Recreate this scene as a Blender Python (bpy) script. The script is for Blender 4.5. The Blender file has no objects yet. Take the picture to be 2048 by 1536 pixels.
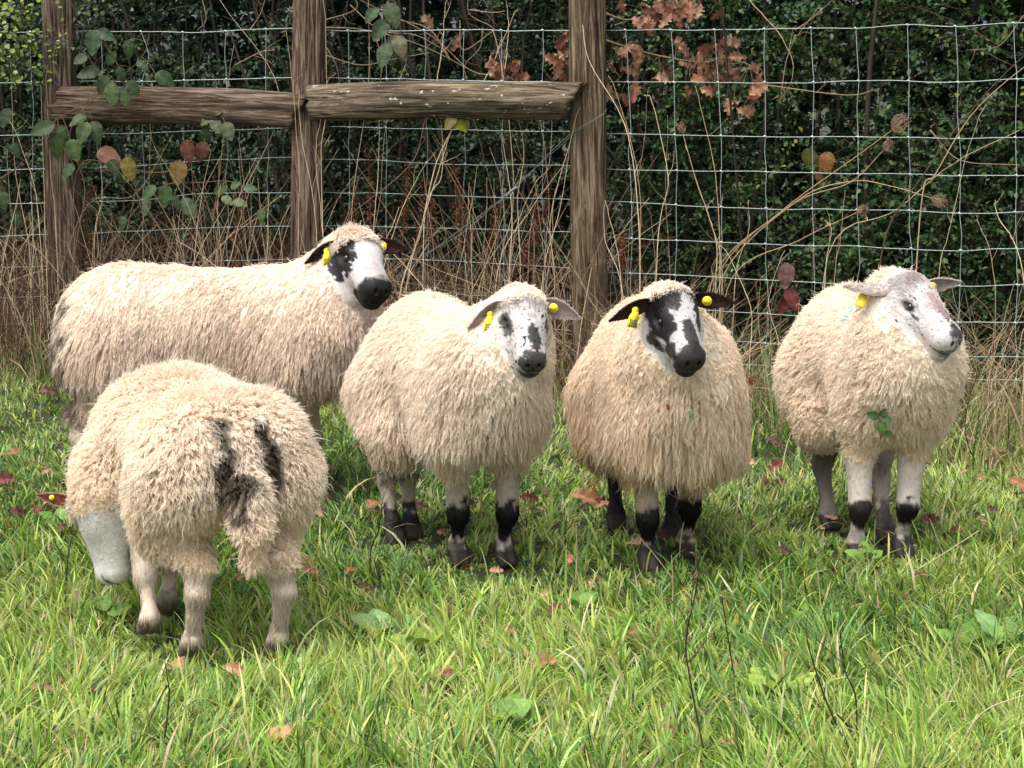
import bpy, math, random
import numpy as np
from mathutils import Vector, Matrix

rng = np.random.default_rng(7)
random.seed(7)
sc = bpy.context.scene
col = sc.collection

# ------------------------------------------------------------------ camera, light, exposure
F_PX, W_PX, H_PX = 4000.0, 2048.0, 1536.0
CAM_H = 1.10
PITCH = math.atan((768 - 106) / F_PX)
cam_d = bpy.data.cameras.new("camera")
cam = bpy.data.objects.new("camera", cam_d)
col.objects.link(cam)
cam.location = (0, 0, CAM_H)
cam.rotation_euler = (math.pi / 2 - PITCH, 0, 0)
cam_d.sensor_width = 36
cam_d.lens = F_PX / W_PX * 36
cam_d.clip_end = 400
sc.camera = cam

SUN_EL, SUN_AZ = math.radians(66), math.radians(-140)   # azimuth of the sun measured from +Y towards +X
world = bpy.data.worlds.new("World")
sc.world = world
world.use_nodes = True
wn = world.node_tree
sky = wn.nodes.new("ShaderNodeTexSky")
sky.sky_type = 'NISHITA'
sky.sun_disc = False
sky.sun_elevation = SUN_EL
sky.sun_rotation = SUN_AZ
sky.dust_density = 4.0
sky.air_density = 0.6
sky.ozone_density = 1.0
hs = wn.nodes.new("ShaderNodeHueSaturation")
hs.inputs['Saturation'].default_value = 0.35          # overcast: the sky is nearly grey
bgn = wn.nodes["Background"]
wn.links.new(sky.outputs[0], hs.inputs['Color'])
wn.links.new(hs.outputs[0], bgn.inputs[0])
bgn.inputs[1].default_value = 0.15
sun_d = bpy.data.lights.new("sun", 'SUN')
sun_d.energy = 1.0
sun_d.angle = math.radians(45)
sun_d.color = (1.0, 0.95, 0.87)
sun = bpy.data.objects.new("sun", sun_d)
col.objects.link(sun)
sdir = Vector((math.sin(SUN_AZ) * math.cos(SUN_EL), math.cos(SUN_AZ) * math.cos(SUN_EL), math.sin(SUN_EL)))
sun.rotation_euler = sdir.to_track_quat('Z', 'Y').to_euler()
sun.location = sdir * 10
sc.view_settings.view_transform = 'Standard'
sc.view_settings.look = 'None'
sc.view_settings.gamma = 1
sc.view_settings.use_curve_mapping = False
sc.view_settings.exposure = 1.25
sc.render.engine = 'CYCLES'
sc.cycles.max_bounces = 9
sc.cycles.diffuse_bounces = 6
sc.cycles.glossy_bounces = 2
sc.cycles.transmission_bounces = 4
sc.cycles.use_denoising = True
sc.cycles_curves.shape = 'RIBBONS'
sc.cycles_curves.subdivisions = 2

# ------------------------------------------------------------------ projection helpers
CO = np.array([0, 0, CAM_H])
FW = np.array([0, math.cos(PITCH), -math.sin(PITCH)])
UP = np.array([0, math.sin(PITCH), math.cos(PITCH)])
RT = np.array([1.0, 0, 0])

def ray(u, v):
    return FW + (u - 1024) / F_PX * RT - (v - 768) / F_PX * UP

def P(u, v, zc):
    return CO + zc * ray(u, v)

def G(u, v, z=0.0):
    r = ray(u, v)
    return CO + r * ((z - CAM_H) / r[2])

def PY(u, v, Y):
    r = ray(u, v)
    return CO + r * (Y / r[1])

# fence line on the ground: three points, kinked at the right-hand post
def _gz(u, zc):
    x = (u - 1024) / F_PX * zc
    y = (zc - CAM_H * math.sin(PITCH)) / math.cos(PITCH)
    return np.array([x, y])
FA, FB, FC = _gz(280, 7.05), _gz(1180, 6.54), _gz(1980, 5.71)

def FP(u, v, off=0.0):
    """point where the line of sight (u, v) meets the upright plane of the fence; off = metres towards the camera"""
    a, b = (FA, FB) if u < 1180 else (FB, FC)
    d = (b - a) / np.linalg.norm(b - a)
    n = np.array([d[1], -d[0]])
    a = a + n * off
    r = ray(u, v)
    t = np.dot(a - CO[:2], n) / np.dot(r[:2], n)
    return CO + r * t

# ------------------------------------------------------------------ numeric noise
def _hash(ix, iy, iz, seed):
    h = (ix * 374761393 + iy * 668265263 + iz * 2147483647 + seed * 1274126177) & 0xffffffff
    h = ((h ^ (h >> 13)) * 1274126177) & 0xffffffff
    return ((h ^ (h >> 16)) & 0xffffff) / float(0xffffff)

def vnoise(p, scale=1.0, seed=0):
    p = np.asarray(p, dtype=np.float64) * scale + 1000.0
    i = np.floor(p).astype(np.int64)
    f = p - i
    f = f * f * (3 - 2 * f)
    out = 0
    for dx in (0, 1):
        for dy in (0, 1):
            for dz in (0, 1):
                w = (f[..., 0] if dx else 1 - f[..., 0]) * (f[..., 1] if dy else 1 - f[..., 1]) * (f[..., 2] if dz else 1 - f[..., 2])
                out = out + w * _hash(i[..., 0] + dx, i[..., 1] + dy, i[..., 2] + dz, seed)
    return out * 2 - 1

def fnoise(p, scale=1.0, seed=0, octs=3):
    return sum(vnoise(p, scale * 2 ** k, seed + k) * 0.5 ** k for k in range(octs)) / (2 - 0.5 ** (octs - 1)) * 1.2

def unit(a):
    return a / np.maximum(np.linalg.norm(a, axis=-1, keepdims=True), 1e-9)

def sst(x, a, b):
    t = np.clip((x - a) / (b - a), 0, 1)
    return t * t * (3 - 2 * t)

def ground_z(x, y):
    p = np.stack([np.asarray(x, float), np.asarray(y, float), np.zeros_like(np.asarray(x, float))], -1)
    return 0.018 * fnoise(p, 1.7, 40, 2) + 0.008 * vnoise(p, 7, 44)

# ------------------------------------------------------------------ object helpers
def tag(o, label=None, cat=None, group=None, kind=None):
    if label: o['label'] = label
    if cat: o['category'] = cat
    if group: o['group'] = group
    if kind: o['kind'] = kind
    return o

def empty(name, loc, label=None, cat=None, group=None):
    o = bpy.data.objects.new(name, None)
    o.empty_display_size = 0.05
    col.objects.link(o)
    o.location = loc
    return tag(o, label, cat, group)

def mesh(name, verts, faces, cols=None, smooth=True):
    """faces: list of (n,k) int arrays. cols: (nv,3) point colours"""
    me = bpy.data.meshes.new(name)
    verts = np.asarray(verts, dtype=np.float32)
    fl = [np.asarray(f, dtype=np.int32) for f in faces if len(f)]
    me.vertices.add(len(verts))
    me.vertices.foreach_set("co", verts.ravel())
    nl = sum(f.size for f in fl)
    nf = sum(len(f) for f in fl)
    me.loops.add(nl)
    me.polygons.add(nf)
    me.loops.foreach_set("vertex_index", np.concatenate([f.ravel() for f in fl]))
    ls, s = [], 0
    for f in fl:
        k = f.shape[1]
        ls.append(s + np.arange(len(f)) * k)
        s += f.size
    me.polygons.foreach_set("loop_start", np.concatenate(ls).astype(np.int32))
    me.update(calc_edges=True)
    if smooth:
        me.polygons.foreach_set("use_smooth", np.ones(nf, dtype=bool))
    if cols is not None:
        a = me.attributes.new("tint", 'FLOAT_COLOR', 'POINT')
        c4 = np.ones((len(verts), 4), dtype=np.float32)
        c4[:, :3] = cols
        a.data.foreach_set("color", c4.ravel())
    me.update()
    return me

def obj(name, me, mat=None, parent=None, loc=None):
    o = bpy.data.objects.new(name, me)
    col.objects.link(o)
    if mat is not None:
        me.materials.append(mat) if len(me.materials) == 0 else None
    if parent is not None:
        o.parent = parent
    if loc is not None:
        o.location = loc
    return o

def frames(path):
    """path (...,n,3) -> tangent, side, up"""
    t = np.gradient(path, axis=-2)
    t = unit(t)
    ref = np.zeros_like(t); ref[..., 1] = 1.0
    alt = np.zeros_like(t); alt[..., 0] = 1.0
    m = np.abs(t[..., 1:2]) > 0.9
    ref = np.where(m, alt, ref)
    s = unit(np.cross(t, ref))
    return t, s, np.cross(t, s)

def tubes(paths, radii, sides=4):
    """paths (m,n,3), radii (m,n) -> verts, quads (+ nothing capped)"""
    paths = np.asarray(paths, float)
    m, n, _ = paths.shape
    radii = np.broadcast_to(radii, (m, n))
    t, s, b = frames(paths)
    ang = np.arange(sides) / sides * 2 * math.pi
    v = paths[:, :, None, :] + radii[:, :, None, None] * (np.cos(ang)[None, None, :, None] * s[:, :, None, :] + np.sin(ang)[None, None, :, None] * b[:, :, None, :])
    idx = np.arange(m * n * sides).reshape(m, n, sides)
    nx = np.roll(idx, -1, axis=2)
    q = np.stack([idx[:, :-1], nx[:, :-1], nx[:, 1:], idx[:, 1:]], -1).reshape(-1, 4)
    return v.reshape(-1, 3), q

def smooth_path(pts, n=24):
    """Catmull-Rom through pts"""
    pts = np.asarray(pts, float)
    if len(pts) == 2:
        t = np.linspace(0, 1, n)[:, None]
        return pts[0] * (1 - t) + pts[1] * t
    p = np.vstack([2 * pts[0] - pts[1], pts, 2 * pts[-1] - pts[-2]])
    out = []
    ts = np.linspace(0, len(pts) - 1 - 1e-6, n)
    for t in ts:
        i = int(t); f = t - i
        a, b, c, d = p[i:i + 4]
        out.append(0.5 * ((2 * b) + (-a + c) * f + (2 * a - 5 * b + 4 * c - d) * f * f + (-a + 3 * b - 3 * c + d) * f ** 3))
    return np.array(out)

def merge(parts):
    """parts: list of (verts, faces, colour or cols)"""
    V, Fq, Ft, C = [], [], [], []
    o = 0
    for v, f, c in parts:
        v = np.asarray(v, float)
        V.append(v)
        C.append(np.broadcast_to(np.asarray(c, float), (len(v), 3)))
        for ff in (f if isinstance(f, list) else [f]):
            ff = np.asarray(ff)
            if not len(ff): continue
            (Fq if ff.shape[1] == 4 else Ft).append(ff + o)
        o += len(v)
    fs = []
    if Fq: fs.append(np.concatenate(Fq))
    if Ft: fs.append(np.concatenate(Ft))
    return np.concatenate(V), fs, np.concatenate(C)

def rot_to(dirs, ups):
    """rows: matrices whose columns are x=dir, y=side, z=normal"""
    x = unit(dirs)
    y = unit(np.cross(ups, x))
    z = np.cross(x, y)
    return np.stack([x, y, z], -1)

def bake(tv, tf, R, S, T, cols):
    """copies of a template (tv, tf) -> one mesh. R (m,3,3) S (m,) or (m,3) T (m,3) cols (m,3)"""
    m, n = len(T), len(tv)
    S = np.asarray(S, float)
    if S.ndim == 1: S = S[:, None]
    v = np.einsum('mij,mnj->mni', R, tv[None] * np.broadcast_to(S, (m, 3))[:, None, :]) + T[:, None, :]
    fs = []
    for f in tf:
        fs.append((f[None] + (np.arange(m) * n)[:, None, None]).reshape(-1, f.shape[1]))
    return v.reshape(-1, 3), fs, np.repeat(cols, n, axis=0)

# ------------------------------------------------------------------ materials
def nmat(name):
    m = bpy.data.materials.new(name)
    m.use_nodes = True
    nt = m.node_tree
    return m, nt, nt.nodes["Principled BSDF"], nt.nodes["Material Output"]

def tint_mat(name, rough=0.5, spec=0.4, transl=0.0, noise=0.0, nscale=60, coat=0.0, bump=0.0, bscale=200):
    m, nt, b, out = nmat(name)
    at = nt.nodes.new("ShaderNodeAttribute"); at.attribute_name = "tint"
    c = at.outputs["Color"]
    tc = nt.nodes.new("ShaderNodeTexCoord")
    if noise > 0:
        nz = nt.nodes.new("ShaderNodeTexNoise"); nz.inputs["Scale"].default_value = nscale; nz.inputs["Detail"].default_value = 4
        nt.links.new(tc.outputs["Object"], nz.inputs["Vector"])
        mr = nt.nodes.new("ShaderNodeMapRange"); mr.inputs[1].default_value = .3; mr.inputs[2].default_value = .7
        mr.inputs[3].default_value = 1 - noise; mr.inputs[4].default_value = 1 + noise
        nt.links.new(nz.outputs["Fac"], mr.inputs[0])
        mx = nt.nodes.new("ShaderNodeVectorMath"); mx.operation = 'SCALE'
        nt.links.new(c, mx.inputs[0]); nt.links.new(mr.outputs[0], mx.inputs["Scale"])
        c = mx.outputs[0]
    nt.links.new(c, b.inputs["Base Color"])
    b.inputs["Roughness"].default_value = rough
    b.inputs["Specular IOR Level"].default_value = spec
    b.inputs["Coat Weight"].default_value = coat
    if bump > 0:
        nb = nt.nodes.new("ShaderNodeTexNoise"); nb.inputs["Scale"].default_value = bscale
        nt.links.new(tc.outputs["Object"], nb.inputs["Vector"])
        bp = nt.nodes.new("ShaderNodeBump"); bp.inputs["Strength"].default_value = bump; bp.inputs["Distance"].default_value = 0.003
        nt.links.new(nb.outputs["Fac"], bp.inputs["Height"]); nt.links.new(bp.outputs[0], b.inputs["Normal"])
    if transl > 0:
        tr = nt.nodes.new("ShaderNodeBsdfTranslucent")
        nt.links.new(c, tr.inputs["Color"])
        ms = nt.nodes.new("ShaderNodeMixShader"); ms.inputs[0].default_value = transl
        nt.links.new(b.outputs[0], ms.inputs[1]); nt.links.new(tr.outputs[0], ms.inputs[2])
        nt.links.new(ms.outputs[0], out.inputs["Surface"])
    return m

def plain_mat(name, color, rough=0.5, spec=0.5, metal=0.0, transl=0.0):
    m, nt, b, out = nmat(name)
    tc = nt.nodes.new("ShaderNodeTexCoord")
    nz = nt.nodes.new("ShaderNodeTexNoise"); nz.inputs["Scale"].default_value = 40; nz.inputs["Detail"].default_value = 5
    nt.links.new(tc.outputs["Object"], nz.inputs["Vector"])
    mr = nt.nodes.new("ShaderNodeMix"); mr.data_type = 'RGBA'
    mr.inputs[6].default_value = (*[c * .7 for c in color], 1); mr.inputs[7].default_value = (*[min(1, c * 1.2) for c in color], 1)
    nt.links.new(nz.outputs["Fac"], mr.inputs[0]); nt.links.new(mr.outputs[2], b.inputs["Base Color"])
    b.inputs["Roughness"].default_value = rough; b.inputs["Specular IOR Level"].default_value = spec; b.inputs["Metallic"].default_value = metal
    return m

def wood_mat(name, dark, mid, light, green=0.0, lichen=0.0):
    m, nt, b, out = nmat(name)
    L = nt.links.new
    tc = nt.nodes.new("ShaderNodeTexCoord")
    def tex(scale, vec, detail=8, rough=.6, dist=0.0):
        mp = nt.nodes.new("ShaderNodeMapping"); mp.inputs["Scale"].default_value = vec
        L(tc.outputs["Object"], mp.inputs["Vector"])
        n = nt.nodes.new("ShaderNodeTexNoise"); n.inputs["Scale"].default_value = scale
        n.inputs["Detail"].default_value = detail; n.inputs["Roughness"].default_value = rough; n.inputs["Distortion"].default_value = dist
        L(mp.outputs[0], n.inputs["Vector"])
        return n.outputs["Fac"]
    g1 = tex(62, (1, 1, 0.06), 12, .78, 1.2)
    g2 = tex(190, (1, 1, 0.05), 6, .7, .3)
    g4 = tex(75, (1, 1, 0.035), 5, .55, .8)
    g3 = tex(7, (1, 1, 0.5), 5)
    add = nt.nodes.new("ShaderNodeMath"); add.operation = 'MULTIPLY_ADD'
    L(g2, add.inputs[0]); add.inputs[1].default_value = .4; L(g1, add.inputs[2])
    rp = nt.nodes.new("ShaderNodeValToRGB")
    e = rp.color_ramp.elements
    e[0].position = .54; e[0].color = (*dark, 1); e[1].position = .84; e[1].color = (*light, 1)
    k = e.new(.68); k.color = (*mid, 1)
    L(add.outputs[0], rp.inputs[0])
    cur = rp.outputs[0]
    def mixc(fac_sock, lo, hi, color, amt, mode='MIX'):
        nonlocal cur
        mr = nt.nodes.new("ShaderNodeMapRange"); mr.inputs[1].default_value = lo; mr.inputs[2].default_value = hi; mr.inputs[4].default_value = amt
        L(fac_sock, mr.inputs[0])
        mx = nt.nodes.new("ShaderNodeMix"); mx.data_type = 'RGBA'; mx.blend_type = mode
        L(mr.outputs[0], mx.inputs[0]); L(cur, mx.inputs[6]); mx.inputs[7].default_value = (*color, 1)
        cur = mx.outputs[2]
    mixc(g3, .45, .7, (.42, .40, .40), .75, 'MULTIPLY')
    mixc(g4, .60, .64, (.012, .008, .005), .9)
    mixc(g4, .40, .34, (.50, .42, .33), .35)
    if green: mixc(tex(11, (1, 1, .3)), .45, .75, (.09, .10, .035), green)
    if lichen: mixc(tex(48, (1, 1, .6), 3), .655, .675, (.62, .66, .58), lichen)
    L(cur, b.inputs["Base Color"])
    b.inputs["Roughness"].default_value = .85
    b.inputs["Specular IOR Level"].default_value = .2
    bp = nt.nodes.new("ShaderNodeBump"); bp.inputs["Strength"].default_value = 1.0; bp.inputs["Distance"].default_value = .012
    L(add.outputs[0], bp.inputs["Height"]); L(bp.outputs[0], b.inputs["Normal"])
    return m

M_GRASS = tint_mat("grass_blade", rough=.42, spec=.4, transl=.45)
M_HEDGE = tint_mat("glossy_leaf", rough=.42, spec=.25, transl=.12)
M_STRAW = tint_mat("dry_straw", rough=.7, spec=.2, transl=.1, noise=.15, nscale=90)
M_DEADLEAF = tint_mat("dead_leaf", rough=.6, spec=.3, transl=.25, noise=.3, nscale=70, bump=.5, bscale=120)
M_BRAMBLE = tint_mat("bramble_leaf", rough=.45, spec=.22, transl=.15, noise=.18, nscale=60, bump=.4, bscale=110)
M_WOOL = tint_mat("wool", rough=.75, spec=.12, transl=.2)
M_FUR = tint_mat("short_hair", rough=.65, spec=.08)
M_SKIN = tint_mat("sheep_skin", rough=.6, spec=.3, noise=.1, nscale=120, bump=.3, bscale=300)
M_TAG = plain_mat("yellow_plastic", (.85, .72, .03), rough=.35)
M_PRINT = plain_mat("tag_print", (.06, .06, .03), rough=.6)
M_EYE = plain_mat("eye", (.02, .012, .008), rough=.06, spec=.8)
M_WIRE = plain_mat("galvanised_wire", (.42, .50, .47), rough=.45, metal=.35)
M_OLDWIRE = plain_mat("dull_old_wire", (.20, .23, .23), rough=.6, metal=.2)
M_POST = wood_mat("weathered_wood", (.014, .008, .005), (.125, .080, .052), (.42, .32, .235))
M_POST2 = wood_mat("weathered_wood_greenish", (.015, .010, .006), (.135, .088, .052), (.42, .32, .21), green=.45)
M_RAIL = wood_mat("rail_wood", (.010, .006, .004), (.095, .060, .038), (.33, .25, .17))
M_LOG = wood_mat("mossy_log", (.012, .009, .006), (.12, .088, .055), (.38, .31, .21), green=.38, lichen=.9)

# ------------------------------------------------------------------ ground
def build_ground():
    xs = np.concatenate([[-120, -60, -30, -15, -8], np.linspace(-4.5, 4.5, 150), [8, 15, 30, 60, 120]])
    ys = np.concatenate([[-120, -50, -20, -8, -2], np.linspace(1.0, 11, 170), [14, 20, 30, 60, 140]])
    X, Y = np.meshgrid(xs, ys, indexing='ij')
    fade = sst(Y, -1, 1) * (1 - sst(Y, 10, 14)) * (1 - sst(np.abs(X), 4.0, 6))
    Z = ground_z(X, Y) * fade
    n, m = X.shape
    idx = np.arange(n * m).reshape(n, m)
    q = np.stack([idx[:-1, :-1], idx[1:, :-1], idx[1:, 1:], idx[:-1, 1:]], -1).reshape(-1, 4)
    mt, nt, b, out = nmat("soil")
    tc = nt.nodes.new("ShaderNodeTexCoord")
    n1 = nt.nodes.new("ShaderNodeTexNoise"); n1.inputs["Scale"].default_value = 9; n1.inputs["Detail"].default_value = 9
    nt.links.new(tc.outputs["Object"], n1.inputs["Vector"])
    rp = nt.nodes.new("ShaderNodeValToRGB"); e = rp.color_ramp.elements
    e[0].position = .35; e[0].color = (.018, .013, .007, 1); e[1].position = .7; e[1].color = (.035, .055, .012, 1)
    nt.links.new(n1.outputs["Fac"], rp.inputs[0]); nt.links.new(rp.outputs[0], b.inputs["Base Color"])
    b.inputs["Roughness"].default_value = .95
    bp = nt.nodes.new("ShaderNodeBump"); bp.inputs["Distance"].default_value = .02
    nt.links.new(n1.outputs["Fac"], bp.inputs["Height"]); nt.links.new(bp.outputs[0], b.inputs["Normal"])
    o = obj("ground", mesh("ground", np.stack([X, Y, Z], -1).reshape(-1, 3), [q]), mt)
    tag(o, kind='structure')
build_ground()

# ------------------------------------------------------------------ wooden fence: posts and rails
def log_mesh(name, L, rx, ry, seed, groove=.1, sides=40, rings=70, taper=0.0, skew=(0, 0), flat=0.0, jag=.006, bend=0.01):
    th = np.arange(sides) / sides * 2 * math.pi
    z = np.linspace(0, 1, rings)
    TH, Z = np.meshgrid(th, z, indexing='xy')
    q = np.stack([np.cos(TH), np.sin(TH), Z * L * .35 / max(rx, .01) * .02], -1)
    low = fnoise(np.stack([np.cos(TH), np.sin(TH), Z * L * 1.3], -1), 1.2, seed, 2)
    gr = fnoise(np.stack([np.cos(TH) * 4, np.sin(TH) * 4, Z * L * 1.6], -1), 1.6, seed + 9, 3)
    crack = -sst(-gr, .25, .7)
    r = 1 + .10 * low + groove * crack + groove * .35 * gr
    # squarish section
    sq = 1 / np.maximum(np.abs(np.cos(TH)), np.abs(np.sin(TH)))
    r = r * (1 + flat * (np.minimum(sq, 1.25) - 1))
    r = r * (1 + taper * (Z - .5))
    x = rx * r * np.cos(TH) + bend * np.sin(Z * 3.1 + seed)
    y = ry * r * np.sin(TH) + bend * .6 * np.sin(Z * 4 + seed * 2) 
    zz = Z * L
    endf = np.where(Z < .5, 1 - sst(Z, 0, .12), sst(Z, .88, 1))
    jj = jag * vnoise(np.stack([np.cos(TH) * 3, np.sin(TH) * 3, Z * 0], -1), 2, seed + 5)
    zz = zz + np.where(Z < .5, skew[0], skew[1]) * endf * (y / ry) + jj * (Z < .01) + jj * (Z > .99)
    v = np.stack([x, y, zz], -1).reshape(-1, 3)
    idx = np.arange(rings * sides).reshape(rings, sides)
    nx = np.roll(idx, -1, axis=1)
    quads = np.stack([idx[:-1], nx[:-1], nx[1:], idx[1:]], -1).reshape(-1, 4)
    tris = []
    for row, s in ((0, -1), (rings - 1, 1)):
        # two inner rings and a centre make the end grain uneven
        c = v[idx[row]].mean(0)
        inner = c + (v[idx[row]] - c) * .55 + np.array([0, 0, .0]) 
        inner[:, 2] += .006 * vnoise(inner, 60, seed + 3)
        b = len(v)
        v = np.vstack([v, inner, [c]])
        ri = b + np.arange(sides)
        rn = np.roll(ri, -1)
        o_, on = idx[row], np.roll(idx[row], -1)
        if s > 0:
            quads = np.vstack([quads, np.stack([o_, on, rn, ri], -1)])
            tris.append(np.stack([ri, rn, np.full(sides, b + sides)], -1))
        else:
            quads = np.vstack([quads, np.stack([on, o_, ri, rn], -1)])
            tris.append(np.stack([rn, ri, np.full(sides, b + sides)], -1))
    return mesh(name, v, [quads, np.concatenate(tris)])

def place_along(o, a, b, yaxis=None):
    a, b = Vector(a), Vector(b)
    z = (b - a).normalized()
    y = Vector(yaxis) if yaxis is not None else Vector((0, 1, 0))
    x = y.cross(z).normalized()
    y = z.cross(x)
    o.matrix_local = Matrix(((x.x, y.x, z.x, a.x), (x.y, y.y, z.y, a.y), (x.z, y.z, z.z, a.z), (0, 0, 0, 1)))

def extend(a, b, z0, z1):
    a, b = np.array(a), np.array(b)
    d = b - a
    return a + d * ((z0 - a[2]) / d[2]), a + d * ((z1 - a[2]) / d[2])

fence = empty("wooden_fence", (0, 0, 0), "weathered wooden fence of three rough posts joined by two horizontal rails", "fence")
for (ut, ul, w, ms, sd, mt, nm) in ((119, 137, 33, .055, 3, M_POST, 'post'), (616, 612, 31, .055, 11, M_POST, 'post'), (1172, 1183, 36, .06, 23, M_POST2, 'post')):
    a, b = FP(ul, 650, .055), FP(ut, 0, .055)
    lo, hi = extend(a, b, -.12, 1.48)
    zc = 6.9 if ut < 700 else 6.5
    r = w / F_PX * zc
    o = obj(nm, log_mesh(nm, float(np.linalg.norm(hi - lo)), r, r * 1.0, sd, groove=.16, flat=.5, taper=-.04, bend=.006), mt, fence)
    place_along(o, lo, hi)
    o['label'] = {3: "left post half hidden by bramble leaves", 11: "middle post with notched face", 23: "right post with greenish bark streaks"}[sd]
a, b = FP(122, 207, .125), FP(604, 224, .10)
o = obj("rail", log_mesh("rail", float(np.linalg.norm(b - a)), .047, .062, 31, groove=.2, flat=.55, taper=-.12, skew=(.01, .03), jag=.02), M_RAIL, fence)
place_along(o, a, b, yaxis=(0, 0, 1)); o['label'] = "split left rail with torn right end"
a, b = FP(626, 205, .115), FP(1152, 199, .13)
o = obj("rail", log_mesh("rail", float(np.linalg.norm(b - a)), .052, .060, 47, groove=.09, flat=.15, taper=.06, skew=(-.01, .035), jag=.01), M_LOG, fence)
place_along(o, a, b, yaxis=(0, 0, 1)); o['label'] = "round mossy right rail spotted with pale lichen"

# ------------------------------------------------------------------ wire netting
net = empty("wire_netting", (0, 0, 0), "galvanised square mesh wire netting stretched behind the wooden posts", "wire fence")
WR = .00115
ul = [-160, 0, 150, 280, 400, 580, 650, 760, 900, 1040, 1140]
ur = [1215, 1300, 1400, 1525, 1620, 1715, 1815, 1920, 2048, 2250]
LW = [[62, 64, 63, 63, 65, 56, 60, 62, 60, 61, 60], [170, 166, 163, 163, 160, 155, 155, 158, 160, 163, 165],
      [272, 271, 268, 266, 262, 256, 254, 256, 259, 262, 263], [345, 340, 336, 332, 322, 315, 318, 321, 328, 330, 332],
      [412, 408, 405, 400, 388, 385, 385, 387, 392, 396, 398], [474, 472, 468, 462, 456, 452, 451, 453, 457, 462, 465],
      [540, 536, 530, 527, 523, 518, 517, 518, 522, 530, 536], [600, 596, 592, 590, 586, 582, 582, 584, 588, 596, 602],
      [650, 648, 645, 643, 640, 638, 640, 643, 648, 655, 660], [700, 698, 696, 695, 692, 690, 692, 695, 700, 706, 710]]
RW = [[60, 60, 60, 58, 56, 57, 50, 53, 45, 44], [164, 165, 165, 165, 165, 162, 162, 165, 158, 160],
      [267, 269, 271, 273, 274, 274, 275, 277, 275, 276], [338, 340, 342, 344, 346, 348, 349, 352, 351, 352],
      [403, 407, 412, 417, 418, 420, 421, 427, 424, 426], [474, 479, 483, 488, 492, 493, 497, 501, 497, 500],
      [545, 548, 553, 560, 565, 568, 570, 572, 570, 572], [610, 616, 620, 627, 633, 638, 642, 645, 646, 648],
      [665, 672, 678, 686, 693, 700, 706, 712, 714, 718], [710, 717, 723, 731, 738, 745, 750, 757, 760, 765]]
for lw, rw in zip(LW, RW):
    pts = [FP(u, v) for u, v in zip(ul + ur, lw + rw)]
    pth = smooth_path(pts, 170)
    pth += .0025 * np.stack([vnoise(pth, 9, 3) * 0, vnoise(pth, 9, 4), vnoise(pth, 11, 5)], -1)
    v, q = tubes(pth[None], WR * 1.1, 5)
    obj("horizontal_wire", mesh("horizontal_wire", v, [q]), M_WIRE, net)
def wire_v(u, k):
    U, V = ul + ur, LW[k] + RW[k]
    return float(np.interp(u, U, V))
vert_top = [-105, -20, 62, 200, 283, 366, 452, 532, 697, 771, 850, 927, 1004, 1086, 1250, 1340, 1430, 1527, 1621, 1711, 1815, 1914, 2028, 2140]
for ui in vert_top:
    pts = []
    for k in range(10):
        drift = (0, .35, .45, .55, .6, .65, .6, .55, .5, .5)[k] * (22 if ui > 1200 and ui < 1480 else 10 if ui > 1200 else 5)
        uu = ui + drift + rng.normal(0, 1.6)
        pts.append((uu, wire_v(uu, k)))
    w3 = []
    for k, (uu, vv) in enumerate(pts):
        w3.append(FP(uu, vv, .003))
        if k < 9:
            nu, nv = pts[k + 1]
            kk = 14 if (ui == 283 and k == 0) else rng.normal(0, 1.6)
            w3.append(FP((uu + nu) / 2 + kk, (vv + nv) / 2, .003))
    w3.append(w3[-1] + np.array([0, 0, -.12]))
    w3.append(w3[-1] + np.array([0, 0, -.2]))
    pth = smooth_path(w3, 110)
    v, q = tubes(pth[None], WR * .9, 5)
    parts = [(v, q, (1, 1, 1))]
    for (uu, vv) in pts:      # the hinge knots at the crossings
        c = FP(uu, vv, .002)
        kp = np.array([c + [-.006, 0, .001], c + [-.003, -.001, .002], c + [0, -.002, 0], c + [.003, -.001, -.002], c + [.006, 0, 0]])
        v, q = tubes(kp[None], np.array([[.0012, .0028, .0032, .0028, .0012]]), 6)
        parts.append((v, q, (1, 1, 1)))
    V, Fs, _ = merge(parts)
    obj("vertical_wire", mesh("vertical_wire", V, Fs), M_WIRE, net)

# brace wire running from the right post down to the lower left, with its strainer
br = empty("brace_wire", tuple(FP(1205, 222, .12)), "twisted grey brace wire running slantwise down from the right post with a strainer", "wire")
base = np.array(br.location)
for k, (off, jit) in enumerate(((.13, 0), (.125, 5))):
    pts = [FP(1212, 213, .0), FP(1206, 228, .12), FP(1150, 262 + jit, off), FP(1100, 305 + jit, off), FP(1020, 386 - jit, off - .02), FP(930, 452 + jit * 2, .09), FP(840, 520 - jit, .07), FP(760, 585, .05)]
    pth = smooth_path(pts, 60) - base
    v, q = tubes(pth[None], .0011, 5)
    obj("strand", mesh("strand", v, [q]), M_OLDWIRE, br)
pth = smooth_path([FP(1010, 396, .12), FP(1016, 388, .122), FP(1028, 378, .122), FP(1036, 374, .12)], 8) - base
v, q = tubes(pth[None], np.array([[.0015, .0035, .0045, .005, .0045, .004, .0035, .0015]]), 8)
obj("strainer", mesh("strainer", v, [q]), M_OLDWIRE, br)

# ------------------------------------------------------------------ sheep: implicit body -> one continuous mesh
def basis_yaw(deg):
    """local x forward (heading), y left, z up; yaw 0 = heading along +X"""
    a = math.radians(deg)
    return np.array([[math.cos(a), -math.sin(a), 0], [math.sin(a), math.cos(a), 0], [0, 0, 1.0]])

def basis_dir(d, roll=0.0):
    x = unit(np.array(d, float))
    y = unit(np.cross([0, 0, 1.0], x))
    z = np.cross(x, y)
    c, s = math.cos(roll), math.sin(roll)
    return np.stack([x, c * y + s * z, -s * y + c * z], -1)

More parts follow.
